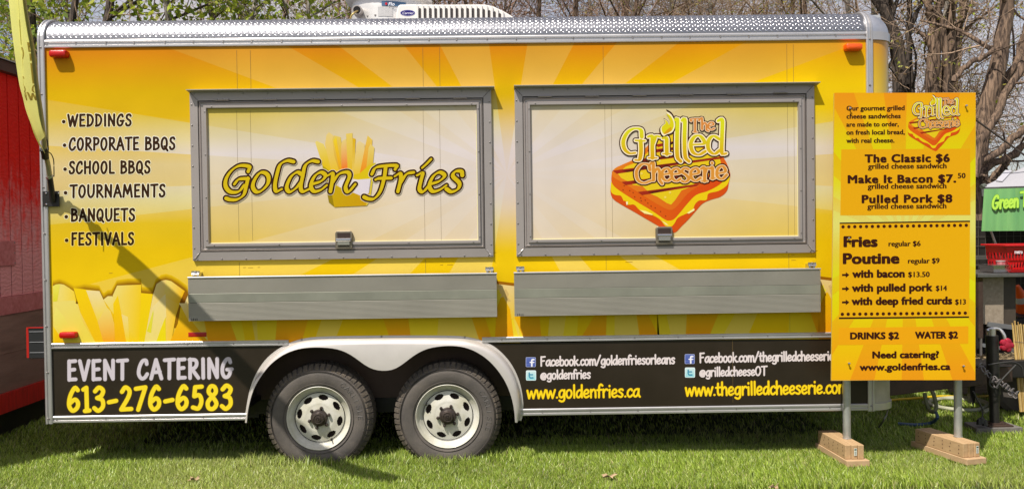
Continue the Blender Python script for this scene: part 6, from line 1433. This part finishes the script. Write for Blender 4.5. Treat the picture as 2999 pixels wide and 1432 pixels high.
def tubes(BR, n):
    """BR: list of (k,4) arrays x,y,z,r of equal k -> vertices and quads"""
    A = np.array(BR); P = A[:, :, :3]; rad = A[:, :, 3]
    T = np.gradient(P, axis=1); T /= np.linalg.norm(T, axis=2, keepdims=True)+1e-9
    ref = np.where(np.abs(T[:, :1, 2:3]) < .85, np.array([0, 0, 1.]), np.array([1., 0, 0])); ref = np.broadcast_to(ref, T.shape)
    U = np.cross(T, ref); U /= np.linalg.norm(U, axis=2, keepdims=True)+1e-9; W = np.cross(T, U)
    ang = np.linspace(0, 2*math.pi, n, endpoint=False)
    V = P[:, :, None]+rad[:, :, None, None]*(U[:, :, None]*np.cos(ang)[None, None, :, None]+W[:, :, None]*np.sin(ang)[None, None, :, None])
    B, k = P.shape[:2]; b = (np.arange(B)*k*n)[:, None, None]; i = np.arange(k-1)[None, :, None]; j = np.arange(n)[None, None, :]; j2 = (j+1) % n
    Fc = np.stack([b+i*n+j, b+i*n+j2, b+(i+1)*n+j2, b+(i+1)*n+j], -1).reshape(-1, 4)
    return V.reshape(-1, 3), Fc
def bend(p, d, L_, r0, r1, k, wob, up):
    pts = [np.append(p, r0)]; d = unit(d); s = L_/(k-1)
    for i in range(1, k):
        d = unit(d+rng.normal(0, wob, 3)+np.array([0, 0, up])); p = p+d*s; pts.append(np.append(p, r0+(r1-r0)*i/(k-1)))
    return np.array(pts), d
def grow(stems, levels, K=5, start=.25):
    """each level spawns side branches along the last; levels: (n children, length, radius factor, spread, wobble, up)"""
    out = [[] for _ in levels]; cur = stems
    for li, (nc, ln, rf, spread, wob, up) in enumerate(levels):
        nxt = []
        for B in cur:
            k = len(B); seg = B[-1][:3]-B[0][:3]
            for c in range(int(nc) + (rng.random() < nc % 1)):
                t = (start if li == 0 else .15)+(1-(start if li == 0 else .15))*rng.random(); f = t*(k-1); i = min(int(f), k-2); g = f-i
                q = B[i]*(1-g)+B[i+1]*g; ax = unit(B[i+1][:3]-B[i][:3]); rd = unit(rng.normal(0, 1, 3)); rd = unit(rd-ax*(rd@ax))
                d = ax*math.cos(spread)+rd*math.sin(spread); L_ = ln*rng.uniform(.55, 1.25); r0 = min(q[3]*rf, ln*.03)
                nb, _ = bend(q[:3], d, L_, r0, max(r0*.45, .0030), K, wob, up); nxt.append(nb)
        out[li] = nxt; cur = nxt
    return out
def leaves(tips, n_per, size, cols, spread, droop=.3):
    """small pointed leaf faces in clusters round the given points"""
    T = np.repeat(np.array(tips), n_per, axis=0); n = len(T)
    C = T+rng.normal(0, spread, (n, 3)); d = rng.normal(0, 1, (n, 3)); d[:, 2] -= droop; d /= np.linalg.norm(d, axis=1)[:, None]
    u = np.cross(d, rng.normal(0, 1, (n, 3))); u /= np.linalg.norm(u, axis=1)[:, None]; s = size*rng.uniform(.5, 1.4, (n, 1))
    nn = np.cross(d, u)
    V = np.stack([C, C+d*s*.55+u*s*.30+nn*s*.06, C+d*s*1.15, C+d*s*.55-u*s*.30+nn*s*.06], 1).reshape(-1, 3)
    b = np.arange(n)[:, None]*4; Fc = b+np.array([[0, 1, 2, 3]])
    cc = np.array(cols)[rng.integers(0, len(cols), n)]*rng.uniform(.7, 1.25, (n, 1)); return V, Fc, np.repeat(cc, 4, axis=0)
GREEN = [(.27, .36, .03), (.38, .46, .04), (.48, .52, .06), (.18, .26, .02)]
BUD = [(.42, .38, .06), (.34, .34, .05), (.46, .36, .10), (.26, .17, .07)]
BROWNB = [(.34, .21, .16), (.42, .29, .22), (.32, .26, .09)]
def tree(label, base, stems, levels, group=None, bk=BARK, tw=TWIG, leafy=None, n=9, k0=9, start=.25, K=5, name='tree'):
    t = thing(name, label, 'tree', (base[0], base[1], 0), group); S = []; off = RL[t.name]
    for P in stems:
        P = np.array(P, float); P = catmull(P, 4); idx = np.linspace(0, len(P)-1, 14); P = np.array([[np.interp(i, range(len(P)), P[:, j]) for j in range(4)] for i in idx])
        P[:, :3] += rng.normal(0, .012, (14, 3)); S.append(P)
    L_ = grow(S, levels, K, start)
    V, Fc = tubes(S, 14)
    o3 = np.array([off[0], off[1], 0]); vv = V.reshape(-1, 14, 3); fast_mesh('trunk', V-o3, Fc, bk, parent=t, smooth=True)
    if L_ and L_[0]:
        V, Fc = tubes(L_[0], 7); fast_mesh('limb', V-o3, Fc, bk, parent=t, kind='stuff', smooth=True)
    fine = [b for l in L_[1:] for b in l]
    if fine: V, Fc = tubes(fine, 3); fast_mesh('twig', V-o3, Fc, tw, parent=t, kind='stuff')
    if leafy:
        per, size, cols, sp_, frac = leafy; src = L_[-1]+(L_[-2] if len(L_) > 1 else [])
        tips = [b[rng.integers(1, len(b))][:3] for b in src if rng.random() < frac]
        V, Fc, c = leaves(tips, per, size, cols, sp_); fast_mesh('crown', V-o3, Fc, LEAF, cols=c, parent=t, kind='stuff')
    return t
def ph(P, y, sc=1.0):
    """stem points given as photo px, radius in px, at depth y"""
    o = []
    for px, py, r in P: q = at(px, py, y); o.append((*q, r/F*(q[1]-CAM[1])*sc))
    return o
LV = [(5, 1.5, .55, .8, .14, .03), (5, .75, .5, .8, .18, .02), (5, .38, .6, .85, .2, .0)]
LVs = [(4, 1.1, .5, .85, .15, .03), (4, .55, .55, .8, .18, .02), (4, .3, .6, .85, .2, .0)]
y = 6.0; gp = 985
tree('stout rough barked tree forking just above the menu board', at(2735, gp, y), [ph([(2738, 1000, 24), (2733, 600, 22), (2731, 268, 20), (2734, 150, 19), (2737, 55, 19)], y), ph([(2737, 70, 14), (2722, 20, 12), (2702, -80, 10), (2690, -200, 7)], y),
     ph([(2737, 70, 14), (2752, 10, 12), (2775, -90, 10), (2790, -220, 7)], y), ph([(2752, 900, 17), (2772, 500, 16), (2776, 250, 15), (2782, 100, 13), (2800, -30, 11), (2815, -200, 7)], y+.1), ph([(2755, 600, 9), (2768, 250, 9), (2764, 100, 9), (2752, 20, 8), (2740, -100, 5)], y-.15),
     ph([(2775, 500, 9), (2784, 250, 9), (2800, 130, 9), (2822, 30, 8), (2842, -100, 6)], y+.15)], [(2.2, 1.1, .45, .8, .14, .03)]+LV[1:], leafy=(4, .050, BUD+GREEN[1:3], .05, .30))
y = 6.6
tree('dark slanting trunk rising behind the rounded corner of the trailer', at(2650, gp, y), [ph([(2668, 1000, 20), (2650, 600, 18), (2645, 268, 17), (2628, 137, 17), (2595, 50, 17), (2552, -40, 15), (2520, -150, 12)], y), ph([(2690, 950, 9), (2680, 400, 9), (2672, 268, 9), (2662, 150, 8), (2662, 40, 8), (2668, -100, 6)], y-.1),
     ph([(2640, 400, 9), (2622, 200, 9), (2612, 100, 9), (2606, 20, 9), (2598, -100, 7)], y+.2), ph([(2655, 250, 6), (2668, 90, 7), (2692, 20, 6), (2715, -40, 5)], y-.2)], [(2.6, 1.2, .45, .8, .14, .03)]+LV[1:], bk=BARKD, leafy=(4, .050, BUD+GREEN[1:3], .05, .30))
y = 4.6
tree('big leaning grey tree with furrowed bark at the right edge', at(2862, 1030, y), [ph([(2855, 1050, 34), (2858, 700, 30), (2862, 520, 28), (2872, 400, 27), (2900, 270, 26), (2930, 160, 23), (2949, 60, 20), (2955, -40, 19), (2966, -200, 15)], y),
     ph([(2858, 520, 12), (2866, 428, 12), (2918, 330, 12), (2960, 250, 11), (3005, 160, 10), (3060, 60, 8)], y-.3), ph([(2905, 320, 9), (2930, 270, 10), (2975, 190, 12), (2998, 110, 12), (3025, 30, 10), (3040, -60, 8)], y+.1),
     ph([(2790, 240, 8), (2815, 208, 8), (2846, 180, 8), (2885, 165, 7), (2912, 146, 6)], y-.15),
     ph([(2848, 490, 12), (2890, 462, 12), (2935, 440, 11), (2975, 400, 11), (3040, 340, 9)], y-.2), ph([(2850, 525, 10), (2900, 492, 11), (2940, 468, 10), (3000, 428, 9), (3060, 390, 7)], y-.1), ph([(2880, 570, 10), (2900, 530, 11), (2945, 480, 10), (3010, 420, 8)], y+.1),
     ph([(2862, 515, 5), (2880, 520, 5), (2900, 535, 4), (2920, 560, 3)], y-.3)], [(2.0, 1.0, .35, .9, .16, .0)]+LV[1:], leafy=(4, .045, BUD+GREEN[1:3], .045, .25))
def rtree(label, x, yy, h, seed, lean=(0, 0), group=None, nst=3, leafy=(3, .03, BUD, .03, .2), tw=TWIG, bk=BARK, r=.12, levels=None, zc=1.2, K=5):
    global rng
    old = rng; rng = np.random.default_rng(seed); S = []
    for k in range(nst):
        a = rng.uniform(0, 2*math.pi); sp_ = rng.uniform(.25, .6)*h*.35*(1 if nst > 1 else .3)
        p0 = np.array([x+.1*math.cos(a), yy+.1*math.sin(a), 0.]); p3 = np.array([x+lean[0]+sp_*math.cos(a), yy+lean[1]+sp_*math.sin(a), h*rng.uniform(.8, 1)])
        q1 = p0*.72+p3*.28+rng.normal(0, .12, 3); q2 = p0*.4+p3*.6+rng.normal(0, .16, 3); rr_ = r*rng.uniform(.7, 1.1)
        S.append([(*p0, rr_), (*q1, rr_*.8), (*q2, rr_*.5), (*p3, rr_*.15)])
    t_ = tree(label, (x, yy), S, levels or [(8, 1.7, .5, .85, .13, .02), (7, .8, .5, .8, .17, .0), (6, .4, .6, .85, .2, .0)], group, bk, tw, leafy, start=.22, K=K)
    rng = old; return t_
GLEAF = (10, .078, GREEN, .10, .95)
rtree('leafy bright green tree at the far left above the red shed roof', -5.6, 4.6, 6.4, 11, (.3, -.2), leafy=GLEAF, r=.13, nst=3, bk=BARKD)
rtree('bright green leafed tree behind the rear end of the trailer roof', -3.6, 5.4, 6.6, 12, (.2, 0), leafy=GLEAF, r=.10, nst=3, bk=BARK2)
rtree('green leafed tree thinning out left of the bare twigs', -2.25, 6.6, 6.6, 13, (0, 0), leafy=(8, .075, GREEN, .09, .55), r=.08, nst=2, bk=BARK)
tree('slender dark trunk standing alone behind the left third of the roof', at(612, 900, 7.5), [ph([(640, 1000, 9), (628, 500, 9), (617, 120, 9), (622, 60, 9), (612, 10, 9), (606, -80, 8), (590, -260, 5)], 7.5), ph([(618, 62, 4), (640, 40, 4), (662, 27, 4), (700, 40, 3), (730, 60, 2)], 7.45)], [(2, .9, .4, .9, .15, 0)]+LV[1:], bk=BARKD, leafy=(2, .025, BUD, .02, .1))
N_ = 0
BG = [(-1.3, 7.4, TWIGP, BROWNB), (.2, 6.8, TWIGP, BROWNB), (1.5, 7.6, TWIG, BUD+BROWNB), (2.9, 7.0, TWIG, BUD), (4.0, 8.6, TWIG, BUD), (-.6, 10.5, TWIGP, BROWNB), (1.9, 10.8, TWIG, BUD), (4.6, 11.2, TWIG, BUD), (-4.2, 10.0, TWIG, GREEN), (6.4, 8.0, TWIG, BUD), (7.6, 10.6, TWIG, BUD), (-7.4, 7.6, TWIG, GREEN), (9.5, 7.4, TWIG, BUD), (-3.0, 13.5, TWIGP, BROWNB), (6.0, 14.0, TWIG, BUD)]
LB = ['reddish bare twiggy tree left of the roof fan', 'bare brown twigged tree directly behind the roof fan', 'budding tree behind the white roof air conditioner', 'budding tree behind the front half of the roof', 'budding tree left of the forked trunk, behind the trailer corner',
      'taller reddish tree in the second row behind the roof fan', 'second row budding tree behind the air conditioner', 'second row budding tree behind the front corner of the trailer', 'second row green tree behind the left trees', 'budding tree between the forked trunk and the leaning one, further back',
      'far budding tree seen past the leaning trunk', 'green tree far left behind the shed', 'budding tree behind the green tent', 'farthest reddish tree behind the left part of the roof', 'farthest pale tree seen through the gap between the right trunks']
for i, (x, yy, tw, bc) in enumerate(BG):
    far = yy > 9.5
    rtree(LB[i], x, yy, rng.uniform(6.2, 7.4)+(1.5 if far else 0), 100+i, (0, 0), group='trees behind the trailer', nst=3 if not far else 4, leafy=(3, .036 if bc is not GREEN else .08, bc, .045, .50), tw=tw, r=.085, bk=BARK2 if i % 3 == 0 else BARK,
          levels=[(11, 1.7, .5, .85, .13, .02), (10, .9, .5, .8, .17, .0), (10, .5, .6, .85, .2, .0)], K=4)
# brush and low undergrowth in the background
def scatter_mass(name, label, x0, x1, y0, y1, zmax, n, cols, size, twn=0):
    X = rng.uniform(x0, x1, n); Y = rng.uniform(y0, y1, n); Zm = zmax*(.6+.4*np.sin(X*1.3)*np.sin(Y*.9+X*.37)); Z = Zm*rng.random(n)**1.1
    V, Fc, c = leaves(np.stack([X, Y, Z], 1), 1, size, cols, .02); o = fast_mesh(name, V, Fc, LEAF, cols=c, kind='stuff'); tag(o, label, 'brush'); return o
scatter_mass('brush', 'reddish brown tangled brush filling the ground behind the trees', -12, 14, 8.5, 13.5, 2.0, 42000, [(.16, .10, .065), (.22, .15, .09), (.12, .08, .05), (.15, .15, .04), (.26, .19, .13)], .13)
B_ = []
for i in range(2600):
    x, yy = rng.uniform(-12, 14), rng.uniform(7.5, 13); b, _ = bend(np.array([x, yy, 0.]), np.array([rng.normal(0, .4), rng.normal(0, .3), 1]), rng.uniform(1.2, 3.4), .010, .002, 5, .16, .0); B_.append(b)
V, Fc = tubes(B_, 3); o = fast_mesh('saplings', V, Fc, TWIG, kind='stuff'); tag(o, 'thin upright saplings standing in the brush behind the trees', 'brush')

# ------------------------------------------------------------------ ground and grass
def groundmat():
    m = bpy.data.materials.new('lawn soil and thatch'); m.use_nodes = True; nt = m.node_tree; b = nt.nodes['Principled BSDF']; L = nt.links.new
    t = nt.nodes.new('ShaderNodeTexCoord'); n = nt.nodes.new('ShaderNodeTexNoise'); n.inputs['Scale'].default_value = 30; n.inputs['Detail'].default_value = 8; L(t.outputs['Object'], n.inputs['Vector'])
    r = ramp(nt, [(.3, (.030, .040, .010)), (.5, (.075, .115, .022)), (.7, (.14, .17, .045))]); L(n.outputs[0], r.inputs[0])
    n2 = nt.nodes.new('ShaderNodeTexNoise'); n2.inputs['Scale'].default_value = .6; L(t.outputs['Object'], n2.inputs['Vector'])
    mx_ = nt.nodes.new('ShaderNodeMix'); mx_.data_type = 'RGBA'; mx_.blend_type = 'MULTIPLY'; mx_.inputs[0].default_value = .6; L(r.outputs[0], mx_.inputs[6]); L(n2.outputs[0], mx_.inputs[7]); L(mx_.outputs[2], b.inputs['Base Color'])
    b.inputs['Roughness'].default_value = .95; bp = nt.nodes.new('ShaderNodeBump'); bp.inputs['Distance'].default_value = .03; L(n.outputs[0], bp.inputs['Height']); L(bp.outputs[0], b.inputs['Normal']); return m
g = 80
V = [(x, y_, 0) for x in (-150, 150) for y_ in (-150, 150)]
m = MB(); m.add([(-150, -150, 0.02), (150, -150, 0.02), (150, 150, 0.02), (-150, 150, 0.02)], [(0, 1, 2, 3)]); o = m.build('ground', groundmat(), kind='structure'); o['label'] = 'lawn soil under the grass'
GB = mat('grass blades', None, .38, vcol=True, trans=.35)
def blades(n, x0, x1, y0, y1, h0, h1, w, z=.02):
    X = rng.uniform(x0, x1, n); Y = rng.uniform(y0, y1, n)
    f = (np.sin(X*2.1+np.sin(Y*3.3)*1.3)+np.sin(Y*4.7+X*1.7)+np.sin(X*7.3-Y*5.1)*.7+np.sin(X*17+Y*13)*.5)/3.2
    H = rng.uniform(h0, h1, n)*(1+.14*f); th = rng.uniform(0, 2*math.pi, n); ln = rng.uniform(.1, .85, n)*H
    th = th*.6+.4*(f*3); dx, dy = np.cos(th)*ln, np.sin(th)*ln; a = rng.uniform(0, math.pi, n); wx, wy = np.cos(a)*w*rng.uniform(.6, 1.3, n), np.sin(a)*w*.6
    Hz = H*np.sqrt(np.clip(1-(ln/H)**2*.55, .2, 1))
    P = np.zeros((n, 5, 3)); P[:, 0] = np.stack([X-wx, Y-wy, np.full(n, z)], 1); P[:, 1] = np.stack([X+wx, Y+wy, np.full(n, z)], 1)
    P[:, 2] = np.stack([X+dx*.35+wx*.8, Y+dy*.35+wy*.8, z+Hz*.6], 1); P[:, 3] = np.stack([X+dx*.35-wx*.8, Y+dy*.35-wy*.8, z+Hz*.6], 1); P[:, 4] = np.stack([X+dx, Y+dy, z+Hz], 1)
    b = np.arange(n)[:, None]*5
    T3 = np.concatenate([b+np.array([[0, 1, 2]]), b+np.array([[0, 2, 3]]), b+np.array([[3, 2, 4]])])
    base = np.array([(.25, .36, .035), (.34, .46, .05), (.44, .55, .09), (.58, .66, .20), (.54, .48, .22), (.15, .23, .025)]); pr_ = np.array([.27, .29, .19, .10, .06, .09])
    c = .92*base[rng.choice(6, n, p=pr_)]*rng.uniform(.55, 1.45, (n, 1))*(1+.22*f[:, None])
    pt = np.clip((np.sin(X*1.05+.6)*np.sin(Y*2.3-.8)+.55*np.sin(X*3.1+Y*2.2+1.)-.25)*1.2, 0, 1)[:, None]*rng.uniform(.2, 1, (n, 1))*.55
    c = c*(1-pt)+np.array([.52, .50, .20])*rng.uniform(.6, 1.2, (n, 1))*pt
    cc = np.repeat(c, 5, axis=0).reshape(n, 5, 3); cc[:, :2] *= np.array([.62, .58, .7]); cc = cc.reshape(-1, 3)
    return P.reshape(-1, 3), T3, cc
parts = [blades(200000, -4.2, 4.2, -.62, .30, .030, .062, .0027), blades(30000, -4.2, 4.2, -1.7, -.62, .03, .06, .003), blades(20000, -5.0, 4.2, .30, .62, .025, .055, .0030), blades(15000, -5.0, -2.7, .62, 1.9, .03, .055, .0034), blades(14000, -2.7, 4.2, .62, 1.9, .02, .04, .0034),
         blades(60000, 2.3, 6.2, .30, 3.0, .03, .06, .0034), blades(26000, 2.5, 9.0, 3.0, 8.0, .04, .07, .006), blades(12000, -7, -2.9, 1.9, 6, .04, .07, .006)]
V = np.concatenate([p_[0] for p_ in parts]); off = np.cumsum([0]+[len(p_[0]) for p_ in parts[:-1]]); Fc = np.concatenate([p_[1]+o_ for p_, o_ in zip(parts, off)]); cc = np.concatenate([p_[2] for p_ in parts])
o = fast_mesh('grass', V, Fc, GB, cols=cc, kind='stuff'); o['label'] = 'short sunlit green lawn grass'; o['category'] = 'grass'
# a few taller blades at the tyres and feet
V, T3, c3 = blades(2600, -1.75, .05, -.08, .12, .055, .11, .0026); o = fast_mesh('tall_grass', V, T3, GB, cols=c3, kind='stuff'); o['label'] = 'longer grass left standing around the tyres'; o['category'] = 'grass'
# dead leaves
DL = mat('dead leaf', (.36, .24, .13), .8, 0, var=.3, vscale=60, col2=(.46, .33, .20))
for k, (px, py, s, lab) in enumerate(((568, 1402, .028, 'curled brown dead leaf on the grass left of the tyres'), (1783, 1394, .036, 'flat pinkish brown dead leaf on the grass right of the tyres'), (2268, 1425, .022, 'small dead leaf at the bottom edge left of the timber feet'))):
    c = G_(px, py, .075); m = MB(); V = []; nn = 14
    for i in range(nn):
        t = 2*math.pi*i/nn; rr_ = s*(1 if i % 2 == 0 else .55)*(1+.25*math.sin(t*2+k)); V.append(c+np.array([rr_*math.cos(t)*1.25, rr_*math.sin(t)*.8, .012*math.sin(3*t+k)+.004]))
    V.append(c+np.array([0, 0, -.004])); m.add(V, [(i, (i+1) % nn, nn) for i in range(nn)]); m.tube([c, c+np.array([s*1.3, .01, .02])], .0015, 5)
    o = m.build('dead_leaf', DL); tag(o, lab, 'dead leaf', 'dead leaves on the lawn')
